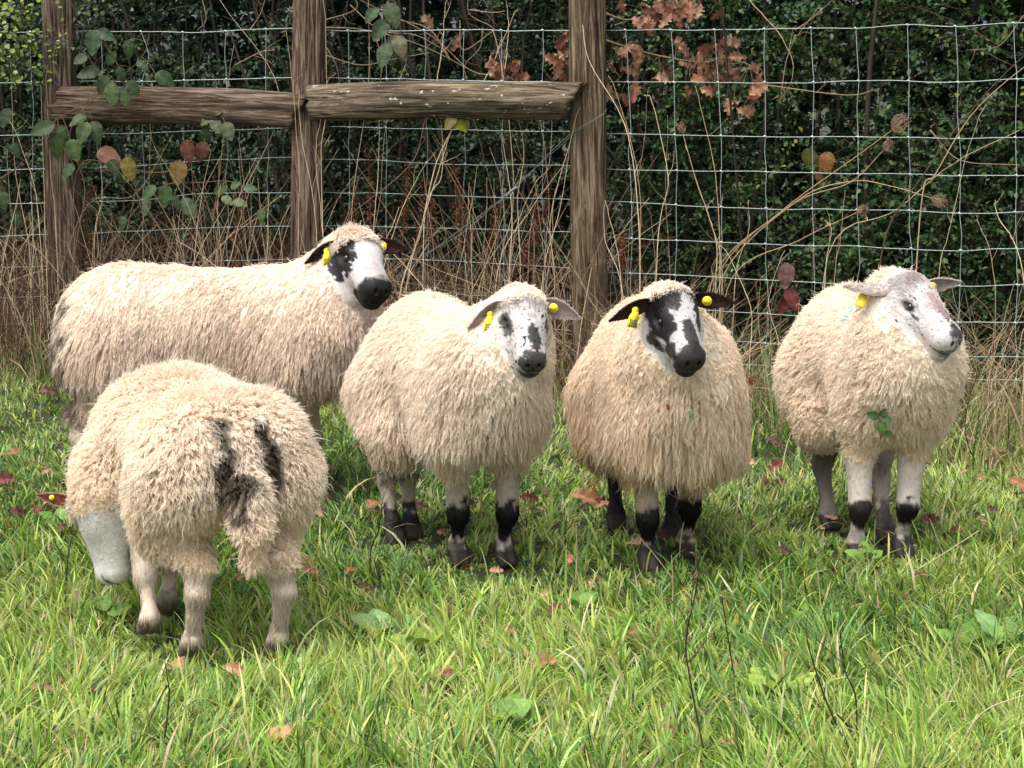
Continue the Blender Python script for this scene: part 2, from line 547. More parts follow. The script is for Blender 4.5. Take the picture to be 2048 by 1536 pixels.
def basis_up(d, up):
    x = unit(np.array(d, float)); z = np.array(up, float); z = unit(z - x * (x @ z))
    return np.stack([x, np.cross(z, x), z], -1)

class Prim:
    def __init__(s, kind, tagn, k=.03, **kw):
        s.kind, s.tag, s.k = kind, tagn, k
        s.__dict__.update(kw)
    def sdf(s, p):
        if s.kind == 'ell':
            q = (p - s.c) @ s.R / s.r
            k0 = np.sqrt((q * q).sum(-1)) + 1e-9
            k1 = np.sqrt(((q / s.r) ** 2).sum(-1)) + 1e-9
            return k0 * (k0 - 1) / k1
        ba = s.b - s.a
        h = np.clip(((p - s.a) @ ba) / (ba @ ba), 0, 1)
        return np.sqrt(((p - s.a - h[..., None] * ba) ** 2).sum(-1)) - (s.ra + (s.rb - s.ra) * h)
    def box(s):
        if s.kind == 'ell':
            m = float(np.max(s.r)) if np.max(np.abs(s.R - np.eye(3))) > .01 else s.r
            return s.c - m, s.c + m
        return np.minimum(s.a - s.ra, s.b - s.rb), np.maximum(s.a + s.ra, s.b + s.rb)

def smin(a, b, k):
    h = np.maximum(k - np.abs(a - b), 0) / k
    return np.minimum(a, b) - h * h * k * .25

def polygonise(prims, cuts, xs, ys, zs):
    D = np.full((len(xs), len(ys), len(zs)), .5)
    ax = (xs, ys, zs)
    def region(pr, m):
        lo, hi = pr.box()
        return tuple(slice(max(0, np.searchsorted(ax[i], lo[i] - m) - 1), min(len(ax[i]), np.searchsorted(ax[i], hi[i] + m) + 1)) for i in range(3))
    for pr in prims:
        sl = region(pr, pr.k + .03)
        g = np.stack(np.meshgrid(xs[sl[0]], ys[sl[1]], zs[sl[2]], indexing='ij'), -1)
        D[sl] = smin(D[sl], pr.sdf(g), pr.k)
    for pr in cuts:
        sl = region(pr, pr.k + .01)
        g = np.stack(np.meshgrid(xs[sl[0]], ys[sl[1]], zs[sl[2]], indexing='ij'), -1)
        D[sl] = -smin(-D[sl], pr.sdf(g), pr.k)
    S = D < 0
    nx, ny, nz = S.shape
    cnt = np.zeros((nx - 1, ny - 1, nz - 1)); acc = np.zeros((nx - 1, ny - 1, nz - 1, 3))
    def cross(axis):
        a = [slice(None)] * 3; b = [slice(None)] * 3
        a[axis] = slice(None, -1); b[axis] = slice(1, None)
        ch = S[tuple(a)] != S[tuple(b)]
        I = np.argwhere(ch)
        da = D[tuple(a)][ch]; db = D[tuple(b)][ch]
        t = da / (da - db)
        p = np.stack([xs[I[:, 0]], ys[I[:, 1]], zs[I[:, 2]]], -1)
        nxt = ax[axis][I[:, axis] + 1]
        p[:, axis] += t * (nxt - p[:, axis])
        return I, p, S[tuple(a)][ch]
    E = []
    for axis in range(3):
        I, p, ins = cross(axis)
        E.append((axis, I, ins))
        o = [i for i in range(3) if i != axis]
        for d0 in (0, -1):
            for d1 in (0, -1):
                J = I.copy(); J[:, o[0]] += d0; J[:, o[1]] += d1
                ok = ((J >= 0) & (J < np.array(cnt.shape))).all(1)
                np.add.at(cnt, tuple(J[ok].T), 1)
                np.add.at(acc, tuple(J[ok].T), p[ok])
    cells = np.argwhere(cnt > 0)
    vid = np.full(cnt.shape, -1); vid[tuple(cells.T)] = np.arange(len(cells))
    V = acc[tuple(cells.T)] / cnt[tuple(cells.T)][:, None]
    Q = []
    for axis, I, ins in E:
        o = [(axis + 1) % 3, (axis + 2) % 3]
        quad = []
        for d0, d1 in ((0, 0), (-1, 0), (-1, -1), (0, -1)):
            J = I.copy(); J[:, o[0]] += d0; J[:, o[1]] += d1
            quad.append(vid[tuple(J.T)])
        q = np.stack(quad, -1)
        q = np.where(ins[:, None], q, q[:, ::-1])
        Q.append(q)
    Q = np.concatenate(Q)
    return V, Q[(Q >= 0).all(1)]

def keep_largest(V, Q):
    lab = np.arange(len(V))
    for _ in range(400):
        m = lab[Q].min(1)
        new = lab.copy()
        for k in range(4): np.minimum.at(new, Q[:, k], m)
        new = new[new]
        if (new == lab).all(): break
        lab = new
    best = np.bincount(lab).argmax()
    ok = lab == best
    rm = np.cumsum(ok) - 1
    q = Q[ok[Q].all(1)]
    return V[ok], rm[q]

def vnormals(V, Q):
    n = np.cross(V[Q[:, 2]] - V[Q[:, 0]], V[Q[:, 3]] - V[Q[:, 1]])
    N = np.zeros_like(V)
    for k in range(4): np.add.at(N, Q[:, k], n)
    return unit(N)

# colours of wool, skin and hair (linear base colours)
CREAM = np.array([.91, .805, .675]); WARM = np.array([.81, .65, .50]); OCHRE = np.array([.68, .48, .285])
WHITE = np.array([.53, .50, .475]); BLACK = np.array([.008, .007, .008]); GREYB = np.array([.013, .009, .010])
PINK = np.array([.50, .36, .33])

def face_colour(h, S):
    """colour on head (head units, x to the nose, y to the animal's left, z up) from soft irregular patches"""
    c = np.broadcast_to(S['face'], h.shape).copy()
    nz = fnoise(h, 55, S['seed'], 3); nf = vnoise(h, 260, S['seed'] + 7)
    c *= (1 + .08 * nf)[:, None]
    pk = sst(fnoise(h, 30, S['seed'] + 3, 2), .1, .6) * .5
    c = c * (1 - pk[:, None]) + PINK * S.get('pink', 1.0) * pk[:, None] + c * pk[:, None] * 0 if S.get('pink', 0) else c
    for (cc, rr, colr, am, rough) in S['patches']:
        d = np.linalg.norm((h - np.array(cc)) / np.array(rr), axis=-1) - 1 + rough * (nz + .35 * nf)
        w = (1 - sst(d, -.08, .10)) * am
        c = c * (1 - w[:, None]) + np.array(colr) * w[:, None]
    # freckles
    fr = S.get('freckles', 0)
    if fr:
        w = sst(vnoise(h, 170, S['seed'] + 21) + .35 * nz, .62 - fr * .25, .78 - fr * .25) * sst(h[:, 0], .02, .05)
        c = c * (1 - w[:, None]) + GREYB * w[:, None]
    # mouth line, nostrils, lids
    y = np.abs(h[:, 1])
    mouth = (1 - sst(np.abs(h[:, 2] - (-.040 + .15 * (y - .012))), .0012, .0035)) * sst(h[:, 0], .150, .165)
    nos = 1 - sst(np.linalg.norm((h - np.stack([h[:, 0] * 0 + .186, np.sign(h[:, 1]) * .0145, h[:, 0] * 0 - .004], -1)) / [.014, .006, .009], axis=-1), .8, 1.15)
    phil = (1 - sst(y, .001, .003)) * sst(h[:, 0], .178, .185) * (1 - sst(h[:, 2], -.012, -.006))
    lid = 1 - sst(np.linalg.norm((h - np.stack([h[:, 0] * 0 + .050, np.sign(h[:, 1]) * .048, h[:, 0] * 0 + .016], -1)) / [.021, .02, .013], axis=-1), .75, 1.1)
    for w, k in ((mouth, .9), (nos, .95), (phil, .7), (lid, .85)):
        w = w * k
        c = c * (1 - w[:, None]) + np.array([.02, .014, .014]) * w[:, None]
    return c

def hair_object(name, pts, rad, cols, mat, parent):
    n, k, _ = pts.shape
    cu = bpy.data.hair_curves.new(name)
    cu.add_curves([k] * n)
    cu.attributes['position'].data.foreach_set('vector', pts.astype(np.float32).ravel())
    ra = cu.attributes.get('radius') or cu.attributes.new('radius', 'FLOAT', 'POINT')
    ra.data.foreach_set('value', rad.astype(np.float32).ravel())
    ca = cu.attributes.new('tint', 'FLOAT_COLOR', 'CURVE')
    c4 = np.ones((n, 4), np.float32); c4[:, :3] = cols
    ca.data.foreach_set('color', c4.ravel())
    cu.materials.append(mat)
    o = bpy.data.objects.new(name, cu)
    col.objects.link(o); o.parent = parent
    return o

def sample_surface(V, Q, N, w, n, r):
    """area-weighted random points on the quads; w = per-vertex weight"""
    T = np.concatenate([Q[:, [0, 1, 2]], Q[:, [0, 2, 3]]])
    a = np.linalg.norm(np.cross(V[T[:, 1]] - V[T[:, 0]], V[T[:, 2]] - V[T[:, 0]]), axis=1) * w[T].mean(1)
    ti = r.choice(len(T), n, p=a / a.sum())
    u, v = r.random(n), r.random(n)
    f = u + v > 1
    u[f], v[f] = 1 - u[f], 1 - v[f]
    b = np.stack([1 - u - v, u, v], -1)
    tri = T[ti]
    return (V[tri] * b[..., None]).sum(1), unit((N[tri] * b[..., None]).sum(1)), tri, b

FEET = []
def build_sheep(S):
    s = S['s']; r_ = np.random.default_rng(S['seed'])
    B = basis_yaw(S['yaw'])
    base = np.array([S['pos'][0], S['pos'][1], 0.0])
    root = empty("sheep", tuple(base), S['label'], "sheep", "sheep standing in the pasture")
    L = lambda x, y, z: B @ (np.array([x, y, z]) * s)
    prims, cuts = [], []
    def ell(tg, c, r, k=.05, R=None): prims.append(Prim('ell', tg, k * s, c=L(*c), r=np.array(r) * s, R=B if R is None else R))
    def cone(tg, a, b, ra, rb, k=.03): prims.append(Prim('cone', tg, k * s, a=np.asarray(a, float), b=np.asarray(b, float), ra=ra * s, rb=rb * s))
    wx = S.get('wide', 1.0); ln = S.get('long', 1.0); zt = S.get('lift', 0.0); bz = S.get('deep', 1.0)
    ell('body', (.17 * ln, 0, .425 + zt), (.125, .108 * wx, .128 * bz), .08)
    ell('body', (0, 0, .435 + zt), (.235 * ln, .125 * wx, .118 * bz), .08)
    ell('body', (-.19 * ln, 0, .437 + zt), (.130, .122 * wx, .122 * bz), .08)
    ell('body', (.21 * ln, 0, .385 + zt), (.07, .070 * wx, .09 * bz), .07)
    for sd in (1, -1):
        ell('body', (.17 * ln, sd * .075 * wx, .37), (.075, .05, .11), .06)
        ell('body', (-.21 * ln, sd * .078 * wx, .355 + .11 * (1 - bz)), (.085, .058, .12 * (.4 + .6 * bz)), .06)
    # legs: feet given in local coordinates (front left, front right, hind left, hind right)
    fl = S['feet']
    if 'feetpx' in S:
        fl = [tuple(((G(u, v) - base) @ B / s)[:2]) for u, v in S['feetpx']]
        print('FEET', S['seed'], [tuple(round(float(q), 3) for q in f) for f in fl])
    lt = S.get('leg', 1.0)
    for f in fl: FEET.append((L(f[0], f[1], 0) + base)[:2])
    for i, (fx, fy) in enumerate(fl):
        sd = 1 if i % 2 == 0 else -1
        g = L(fx, fy, 0)
        if i < 2:
            top = L(.17 * ln, sd * .075 * wx, .33); kn = L(fx * .85 + .17 * ln * .15 + .010, fy * .85 + sd * .075 * .15, .125); ft = L(fx - .008, fy, .045)
            el = L(fx * .5 + .17 * ln * .5, fy * .6 + sd * .075 * .4, .225); cone('legtop', top, el, .056 * lt, .032 * lt, .03); cone('leg', el, kn, .030 * lt, .022 * lt, .02); cone('leg', L(fx * .65 + .17 * ln * .35, fy * .75 + sd * .075 * .25, .19), kn, .024 * lt, .022 * lt, .02)
            ell('leg', (kn @ B)[:3] / s, (.024 * lt, .024 * lt, .028), .015)
            cone('leg', kn, ft, .0185 * lt, .0165 * lt, .015)
        else:
            hip = L(-.20 * ln, sd * .08 * wx, .36); st = L(-.16 * ln + (fx + .24) * .3, sd * .09 * wx, .26); hk = L(fx - .045, fy * .9 + sd * .008, .15); ft = L(fx - .008, fy, .052)
            cone('legtop', hip, st, .085, .060, .04); cone('legtop', st, L(fx - .04, fy * .9, .20), .055, .034 * lt, .03); cone('leg', L(fx - .035, fy * .9, .20), hk, .034 * lt, .026 * lt, .02)
            cone('leg', hk, ft, .0225 * lt, .0175 * lt, .018)
        ell('leg', (fx - .006, fy, .05), (.021 * lt, .021 * lt, .020), .012)
        for t in (1, -1):   # two toes
            cone('hoof', L(fx - .004, fy + t * .011, .038), L(fx + .020, fy + t * .011, .012), .014, .0125, .008)
        cone('hoof', L(fx - .022, fy, .048), L(fx - .026, fy, .040), .010, .008, .008)
    if S.get('tail'):
        tl = S['tail']
        for a, b, ra, rb in zip(tl[:-1], tl[1:], (.030, .026, .023, .018), (.026, .023, .018, .010)):
            cone('tail', L(*a), L(*b), ra, rb, .02)
    # neck and head
    HS = S['hs']
    H = basis_up(S['head_dir'], S['head_up']) if 'head_up' in S else basis_dir(S['head_dir'], S.get('roll', 0))
    hc = np.array(S['head']) - base
    Hp = lambda x, y, z: hc + H @ (np.array([x, y, z]) * HS)
    nb = L(*S.get('neck', (.20, 0, .45)))
    nmid = (nb + Hp(-.03, 0, -.03)) / 2 + np.array([0, 0, S.get('arch', .0)])
    cone('neck', nb, nmid, .105, .080, .07); cone('neck', nmid, Hp(-.03, 0, -.02), .080, .070 * HS / s, .06)
    def hell(c, r, k=.02, R=None): prims.append(Prim('ell', 'head', k * HS, c=Hp(*c), r=np.array(r) * HS, R=H))
    def hcone(a, b, ra, rb, k=.02): prims.append(Prim('cone', 'head', k * HS, a=Hp(*a), b=Hp(*b), ra=ra * HS, rb=rb * HS))
    hell((0, 0, .004), (.070, .060, .062))
    for t in (1, -1):
        hell((.040, t * .030, .022), (.034, .022, .026), .018)      # brow
        hell((.022, t * .034, -.030), (.052, .027, .042), .025)     # cheek
        hell((.171, t * .016, -.008), (.017, .016, .019), .012)     # nostril wing
        hcone((.05, t * .030, -.010), (.15, t * .014, -.016), .026, .018, .022)
    hcone((.02, 0, .018), (.152, 0, .000), .046, .033, .03)         # nose bridge
    hcone((.02, 0, -.030), (.15, 0, -.020), .042, .027, .03)
    hell((.156, 0, -.020), (.032, .036, .037), .018)                # muzzle
    hcone((.0, 0, -.050), (.145, 0, -.050), .040, .027, .02)        # jaw
    hell((.158, 0, -.056), (.024, .025, .014), .010)                # chin and lower lip
    def cut(c, r, k=.006): cuts.append(Prim('ell', 'cut', k * HS, c=Hp(*c), r=np.array(r) * HS, R=H))
    for t in (1, -1):
        cut((.190, t * .0145, -.004), (.011, .0045, .0075), .004)
        cut((.052, t * .058, .016), (.020, .012, .011), .012)       # eye socket
    cut((.182, 0, -.0405), (.020, .034, .0020), .003)               # mouth
    cut((.190, 0, -.012), (.006, .0015, .016), .003)
    # grid, fine around the head
    lo = np.min([p.box()[0] for p in prims], 0) - .02; hi = np.max([p.box()[1] for p in prims], 0) + .02
    def axis(i, fine=.0031, coarse=.0085):
        hb = [Hp(-.04, 0, 0)[i], Hp(.19, 0, 0)[i]]
        a, b = min(hb) - .055 * HS, max(hb) + .055 * HS
        out, x = [], lo[i]
        while x < hi[i]:
            out.append(x)
            x += fine if a < x < b else coarse
        return np.array(out)
    V, Q = polygonise(prims, cuts, axis(0), axis(1), axis(2))
    V, Q = keep_largest(V, Q)
    N = vnormals(V, Q)
    # which part of the animal each vertex belongs to
    def gd(tags): return np.min([p.sdf(V) for p in prims if p.tag in tags], 0)
    dh, dn = gd(('head',)), gd(('neck', 'body', 'legtop'))
    dl, dhoof = gd(('leg',)), gd(('hoof',))
    h = (V - hc) @ H / HS
    is_head = (dh < dn + .004) & (dh < np.minimum(dl, dhoof))
    hl = h[:, 0] - .30 * h[:, 2] - S.get('hairline', .012)
    bare = np.where(is_head, sst(hl + .006 * vnoise(h, 70, S['seed']), -.008, .006), 0)
    is_leg = (np.minimum(dl, dhoof) < dn + .002)
    zz = V[:, 2] / s
    wl = S.get('woolleg', .265)
    legbare = np.where(is_leg | (zz < .12), 1 - sst(zz + .012 * vnoise(V, 40, 5), wl - .03, wl), 0)
    bare = np.maximum(bare, legbare)
    # colours
    nzl = fnoise(V, 9, S['seed'] + 2, 3); nzs = fnoise(V, 34, S['seed'] + 5, 2)
    dirt = np.clip(sst(zz, .52, .16) * .9 + .38 * nzl, 0, 1) * S.get('dirt', .8)
    wc = S['wool'][0] * (1 - dirt[:, None]) + S['wool'][1] * dirt[:, None]
    wc = wc * (1 + .08 * nzs)[:, None]
    V0 = V + base
    for (cc, rr, colr, am, rough) in S.get('stains', []):
        d = np.linalg.norm((V - L(*cc)) @ B / (np.array(rr) * s), axis=-1) - 1 + rough * nzs
        w = (1 - sst(d, -.25, .25)) * am
        wc = wc * (1 - w[:, None]) + np.array(colr) * w[:, None]
    cface = face_colour(h, S)
    cleg = np.broadcast_to(S['legcol'], V.shape).copy() * (1 + .12 * nzs)[:, None]
    for (leg, z0, z1, colr, am, rough) in S['legmarks']:
        f = fl[leg]
        near = np.linalg.norm((V - L(f[0], f[1], 0))[:, :2], axis=1) < .085 * s
        d = np.maximum(z0 - zz, zz - z1) / .02 + rough * fnoise(V, 75, S['seed'] + leg, 2)
        if leg < 2 and z0 > .04:      # knee patches sit on the front of the leg
            d = d + np.maximum(0, .004 - ((V @ B)[:, 0] / s - f[0])) / .010 * S.get('kneefront', .35)
            zc_ = (z0 + z1) / 2
            d = d + np.abs((V @ B)[:, 1] / s - f[1]) / .022 * (np.abs(zz - zc_) / (z1 - z0) * 2) ** 2 * .8
        w = (1 - sst(d, -.3, .3)) * am * near
        cleg = cleg * (1 - w[:, None]) + np.array(colr) * w[:, None]
    hoofw = (dhoof < dl) & (zz < .04)
    cleg[hoofw] = S.get('hoofcol', (.03, .022, .018))
    c = np.where(is_head[:, None], cface, cleg)
    cv = wc * (1 - bare[:, None]) + c * bare[:, None]
    body = obj("body", mesh("body", V, [Q], cv * np.where(bare > .5, 1, .8)[:, None]), M_SKIN, root)

    # ---- wool in wavy locks
    wlen = S['wl'](V, N, B, s) * (1 - .35 * np.clip(is_head, 0, 1))
    wlen = np.where(is_leg | (zz < .2), wlen * (.2 + .8 * sst(zz, .22, .36)), wlen * (.55 + .45 * sst(zz, .24, .34)))
    dtail = gd(('tail',)) if S.get('tail') else np.full(len(V), 9.)
    wlen = np.where(dtail < dn - .002, wlen * .85, wlen)
    wlen = wlen * (1 + .30 * fnoise(V, 10, S['seed'] + 31, 2))
    topk = is_head & (h[:, 2] > .01)
    wlen = np.where(is_head, np.where(topk, S.get('topknot', .022), .016), wlen)
    facedist = np.linalg.norm(V - Hp(.06, 0, -.01), axis=1)
    wlen = wlen * np.where(is_head, 1, sst(facedist, .08, .16) * .45 + .55)
    wt = (1 - bare) * np.where(is_head, 1.8, 1.0)
    nl, K, Pn = int(S['locks'] * 2.0), S.get('perlock', 6), 8
    p0, n0, tri, bc = sample_surface(V, Q, N, wt, nl, r_)
    Lk = (wlen[tri] * bc).sum(1) * r_.uniform(.75, 1.2, nl)
    bw = (bare[tri] * bc).sum(1)
    Lk = Lk * (1 - .5 * bw)
    bk = (wc[tri] * bc[..., None]).sum(1)
    on_head = is_head[tri[:, 0]]
    bk[on_head] = bk[on_head] * .35 + np.array([.88, .81, .72]) * .65
    hn = ((p0 - hc) @ H) / HS
    # direction of the coat
    back = -B[:, 0]
    comb = np.broadcast_to(back * S.get('comb', .25), p0.shape).copy()
    comb += .55 * np.stack([vnoise(p0, 14, 61), vnoise(p0, 14, 62), .5 * vnoise(p0, 14, 63)], -1) * S.get('unruly', .32)
    comb += .35 * np.stack([vnoise(p0, 55, 64), vnoise(p0, 55, 65), .5 * vnoise(p0, 55, 66)], -1) * S.get('unruly', .32)
    comb[on_head] += H[:, 0] * np.where(hn[on_head][:, 2:3] < .02, -.5, .55) + np.array([0, 0, .1])
    lift = S.get('liftw', .55)
    d = unit(n0 * lift + comb)
    seg = (Lk / (Pn - 1))[:, None]
    G0 = np.array([0, 0, -1.0]) * S.get('droop', .35)
    grav = np.where(on_head, .15, 1.0)[:, None] * G0
    path = [p0 - n0 * .004]
    for i in range(Pn - 1):
        d = unit(d + grav)
        ins = (d * n0).sum(1, keepdims=True)
        d = unit(d + n0 * np.maximum(.16 - ins, 0))
        path.append(path[-1] + d * seg)
    path = np.stack(path, 1)
    t = np.linspace(0, 1, Pn)
    tang = unit(np.gradient(path, axis=1))
    rr = unit(r_.normal(size=(nl, 3)))
    sd1 = unit(np.cross(tang, rr[:, None, :])); sd2 = np.cross(tang, sd1)
    wave = S.get('wave', .0020); wn_ = S.get('crimp', 2.4)
    ph = r_.uniform(0, 6.28, nl)[:, None]
    fr = (wn_ * np.clip(Lk / .05, .5, 2.0) * r_.uniform(.8, 1.25, nl))[:, None]
    amp = wave * (.25 + t)[None] * r_.uniform(.6, 1.4, nl)[:, None]
    path = path + sd1 * (amp * np.sin(t[None] * 6.28 * fr + ph))[..., None] + sd2 * (.6 * amp * np.cos(t[None] * 6.28 * fr * .8 + ph))[..., None]
    # hairs of each lock
    lr = S.get('lockr', .0052) * .72
    a1 = np.cross(n0, rr); a1 = unit(a1); a2 = np.cross(n0, a1)
    q = r_.normal(size=(nl, K, 2)) * lr * .55
    off = a1[:, None, :] * q[..., :1] + a2[:, None, :] * q[..., 1:]
    clump = 1 - S.get('clump', .55) * t ** .8
    pts = path[:, None] + off[:, :, None, :] * clump[None, None, :, None]
    wig = .0011 * (.3 + t)[None, None, :] * np.sin(t[None, None] * 6.28 * fr[:, None] * 1.1 + r_.uniform(0, 6.28, (nl, K, 1)))
    pts = pts + sd2[:, None] * wig[..., None]
    # uneven hair lengths
    f = r_.uniform(.72, 1.08, (nl, K, 1, 1))
    pts = pts[:, :, :1] + (pts - pts[:, :, :1]) * f
    stray = r_.random((nl, K)) < .02
    pts[stray] = pts[stray][:, :1] + (pts[stray] - pts[stray][:, :1]) * r_.uniform(1.1, 1.5, (stray.sum(), 1, 1)) + (r_.normal(size=(stray.sum(), 1, 3)) * .006 * t[None, :, None])
    prof = S.get('hr', .00060) * (1 - .75 * t ** 2)
    rad = np.broadcast_to(prof, (nl, K, Pn)) * r_.uniform(.7, 1.25, (nl, K, 1))
    cc = bk[:, None, :] * r_.uniform(.82, 1.07, (nl, 1, 1)) * r_.uniform(.92, 1.08, (nl, K, 1))
    tone = r_.random((nl, 1, 1))
    cc = cc * (1 - .22 * tone) + np.array([.74, .56, .38]) * .22 * tone
    o = hair_object("fleece", pts.reshape(-1, Pn, 3), rad.reshape(-1, Pn), np.clip(cc.reshape(-1, 3), 0, .93), M_WOOL, root)
    o['kind'] = 'stuff'

    # ---- short hair on face and legs
    def short(name, mask, n, length, direc, rad0):
        p, nn, tri, bc = sample_surface(V, Q, N, mask, n, r_)
        hh = ((p - hc) @ H) / HS
        cl = (cv[tri] * bc[..., None]).sum(1)
        if name == 'face_hair':
            cl = face_colour(hh + r_.normal(size=hh.shape) * .0012, S)
            keep = (np.linalg.norm((hh - np.stack([hh[:, 0] * 0 + .052, np.sign(hh[:, 1]) * .050, hh[:, 0] * 0 + .016], -1)) / [.016, .03, .010], axis=-1) > 1)
            ln_ = length * (1 - .75 * sst(hh[:, 0], .10, .17)) * (1 + 1.2 * sst(hh[:, 2], .02, .05) * (1 - sst(hh[:, 0], .03, .06)))
        else:
            keep = np.ones(n, bool); ln_ = np.full(n, length)
        dd = unit(direc + nn * .42 + r_.normal(size=nn.shape) * .22)
        ln_ = ln_ * r_.uniform(.6, 1.3, n)
        k = np.linspace(0, 1, 4)[None, :, None]
        drop = np.array([0, 0, -1.0]) * .25
        pp = (p - nn * .001)[:, None] + dd[:, None] * k * ln_[:, None, None] + (drop - nn * .35)[:, None] * k ** 2 * ln_[:, None, None]
        rr_ = np.broadcast_to(rad0 * (1 - .8 * k[..., 0]), (n, 4))
        cl = cl * r_.uniform(.62, 1.20, (n, 1))
        o = hair_object(name, pp[keep], rr_[keep], np.clip(cl[keep], 0, .9), M_FUR, root)
        o['kind'] = 'stuff'
    short('face_hair', np.where(is_head, bare, 0) * (1 - .8 * sst(h[:, 0], .165, .18)), 24000, .0100 * HS, -H[:, 0], .0005)
    short('leg_hair', np.where(~is_head & (zz > .035), bare, 0), 15000, S.get('leghair', .008), np.array([0, 0, -1.0]), .0006)

    # ---- eyes
    for t in (1, -1):
        e = Hp(.052, t * .0462, .016)
        th, ph_ = np.meshgrid(np.linspace(0, math.pi, 9), np.arange(14) / 14 * 2 * math.pi, indexing='ij')
        v = np.stack([np.sin(th) * np.cos(ph_), np.sin(th) * np.sin(ph_), np.cos(th)], -1).reshape(-1, 3) * .0100 * HS
        idx = np.arange(9 * 14).reshape(9, 14); nx = np.roll(idx, -1, 1)
        obj("eye", mesh("eye", v + e, [np.stack([idx[:-1], idx[1:], nx[1:], nx[:-1]], -1).reshape(-1, 4)]), M_EYE, root)

    # ---- ears with tags
    for t, E in zip((1, -1), S['ears']):
        if E is None: continue
        eb = Hp(-.012, t * .055, .026)
        d = unit(np.array(E['dir'], float)); face = np.array(E['open'], float); face = unit(face - d * (face @ d))
        side = np.cross(d, face)
        LN, WD = E.get('len', .085) * 1.0, E.get('wid', .044) * .93
        nu, nv = 12, 9
        U, Wv = np.meshgrid(np.linspace(0, 1, nu), np.linspace(-1, 1, nv), indexing='ij')
        prof = (np.sin(np.clip(U * .96 + .10, 0, 1) * math.pi) ** .65) * (1 - .25 * U) * .95
        prof = np.maximum(prof, .05); prof[0] = .42
        curl = E.get('cup', .5) * (1 - .35 * U)
        sy = np.sin(Wv * curl * 1.5) / (curl * 1.5)
        sz = (1 - np.cos(Wv * curl * 1.5)) / (curl * 1.5)
        droop = E.get('droop', .12)
        def surf(th):
            c = eb + d * (U * LN)[..., None] + side * (sy * prof * WD * .5)[..., None] + face * ((sz * prof * WD * .5) * 1.15 + th * (1 - .7 * np.abs(Wv) ** 3) * (1 - .6 * U))[..., None]
            return c + np.array([0, 0, -1.0]) * (droop * LN * U ** 2)[..., None]
        fr_, bk_ = surf(0), surf(-.005 * HS)
        v = np.concatenate([fr_.reshape(-1, 3), bk_.reshape(-1, 3)])
        idx = np.arange(nu * nv).reshape(nu, nv)
        m = nu * nv
        q1 = np.stack([idx[:-1, :-1], idx[1:, :-1], idx[1:, 1:], idx[:-1, 1:]], -1).reshape(-1, 4)
        loop = np.concatenate([idx[0, :], idx[1:, -1], idx[-1, -2::-1], idx[-2:0:-1, 0]])
        lp = np.roll(loop, -1)
        qs = np.stack([loop, lp, lp + m, loop + m], -1)
        cin, cout, ced = [np.array(x) for x in E['cols']]
        edge = sst(np.abs(Wv), .72, .97)[..., None]
        n1 = fnoise(fr_, 80, S['seed'], 2)[..., None]
        ci = cin * (1 - edge) + ced * edge; ci = ci * (1 + .15 * n1)
        co = cout * (1 + .15 * n1)
        me = mesh("ear", v, [np.concatenate([q1, q1[:, ::-1] + m, qs])], np.concatenate([ci.reshape(-1, 3), co.reshape(-1, 3)]))
        ear = obj("ear", me, M_SKIN, root)
        # fine hair on the ear
        k = 2200
        ui, vi, sd_ = r_.random(k) * .98, r_.uniform(-1, 1, k), r_.random(k) < .45
        gu, gv = ui * (nu - 1), (vi + 1) / 2 * (nv - 1)
        iu, iv = np.minimum(gu.astype(int), nu - 2), np.minimum(gv.astype(int), nv - 2)
        fu, fv = (gu - iu)[:, None], (gv - iv)[:, None]
        def bil(A): return A[iu, iv] * (1 - fu) * (1 - fv) + A[iu + 1, iv] * fu * (1 - fv) + A[iu, iv + 1] * (1 - fu) * fv + A[iu + 1, iv + 1] * fu * fv
        pf, pb = bil(fr_), bil(bk_)
        p = np.where(sd_[:, None], pf, pb); cl = np.where(sd_[:, None], bil(ci), bil(co))
        nn = np.where(sd_[:, None], face, -face) + side * (vi * .5)[:, None]
        dd = unit(d * .9 + nn * .35 + r_.normal(size=p.shape) * .25)
        kk = np.linspace(0, 1, 3)[None, :, None]
        pp = p[:, None] + dd[:, None] * kk * (.006 * HS * r_.uniform(.5, 1.2, k))[:, None, None]
        hair_object("ear_hair", pp, np.broadcast_to(.00045 * (1 - .7 * kk[..., 0]), (k, 3)), np.clip(cl * r_.uniform(.85, 1.15, (k, 1)), 0, .9), M_FUR, ear)['kind'] = 'stuff'
        tg = E.get('tag')
        if tg:
            w = .92
            au = E.get('tagu', .45)
            cpos = eb + d * (LN * au) + face * .010 * w + np.array([0, 0, -1.0]) * (droop * LN * au ** 2)
            if 'strip' in tg:
                # folded flag tag hanging from its stud
                dn = unit(np.array(tg['strip'], float)); wd = unit(np.cross(dn, face))
                hh_, ww = .036 * w, .0115 * w
                nseg = 6
                rows = []
                for i in range(nseg + 1):
                    q_ = i / nseg
                    cpt = cpos + face * .006 * w + dn * (q_ * hh_) + face * (.004 * w * math.sin(q_ * 3.0)) + wd * (.004 * w * math.sin(q_ * 2.6))
                    k_ = ww * (.55 + .45 * sst(q_, 0, .35))
                    rows.append([cpt - wd * k_, cpt + wd * k_, cpt + wd * k_ - face * .0022, cpt - wd * k_ - face * .0022])
                rv = np.array(rows)
                ii = np.arange((nseg + 1) * 4).reshape(nseg + 1, 4); jj = np.roll(ii, -1, 1)
                qq = np.stack([ii[:-1], jj[:-1], jj[1:], ii[1:]], -1).reshape(-1, 4)
                qq = np.vstack([qq, ii[0][None, ::-1], ii[-1][None]])
                tago = obj("ear_tag", mesh("ear_tag", rv.reshape(-1, 3), [qq], smooth=False), M_TAG, ear)
                pv, pq = [], []
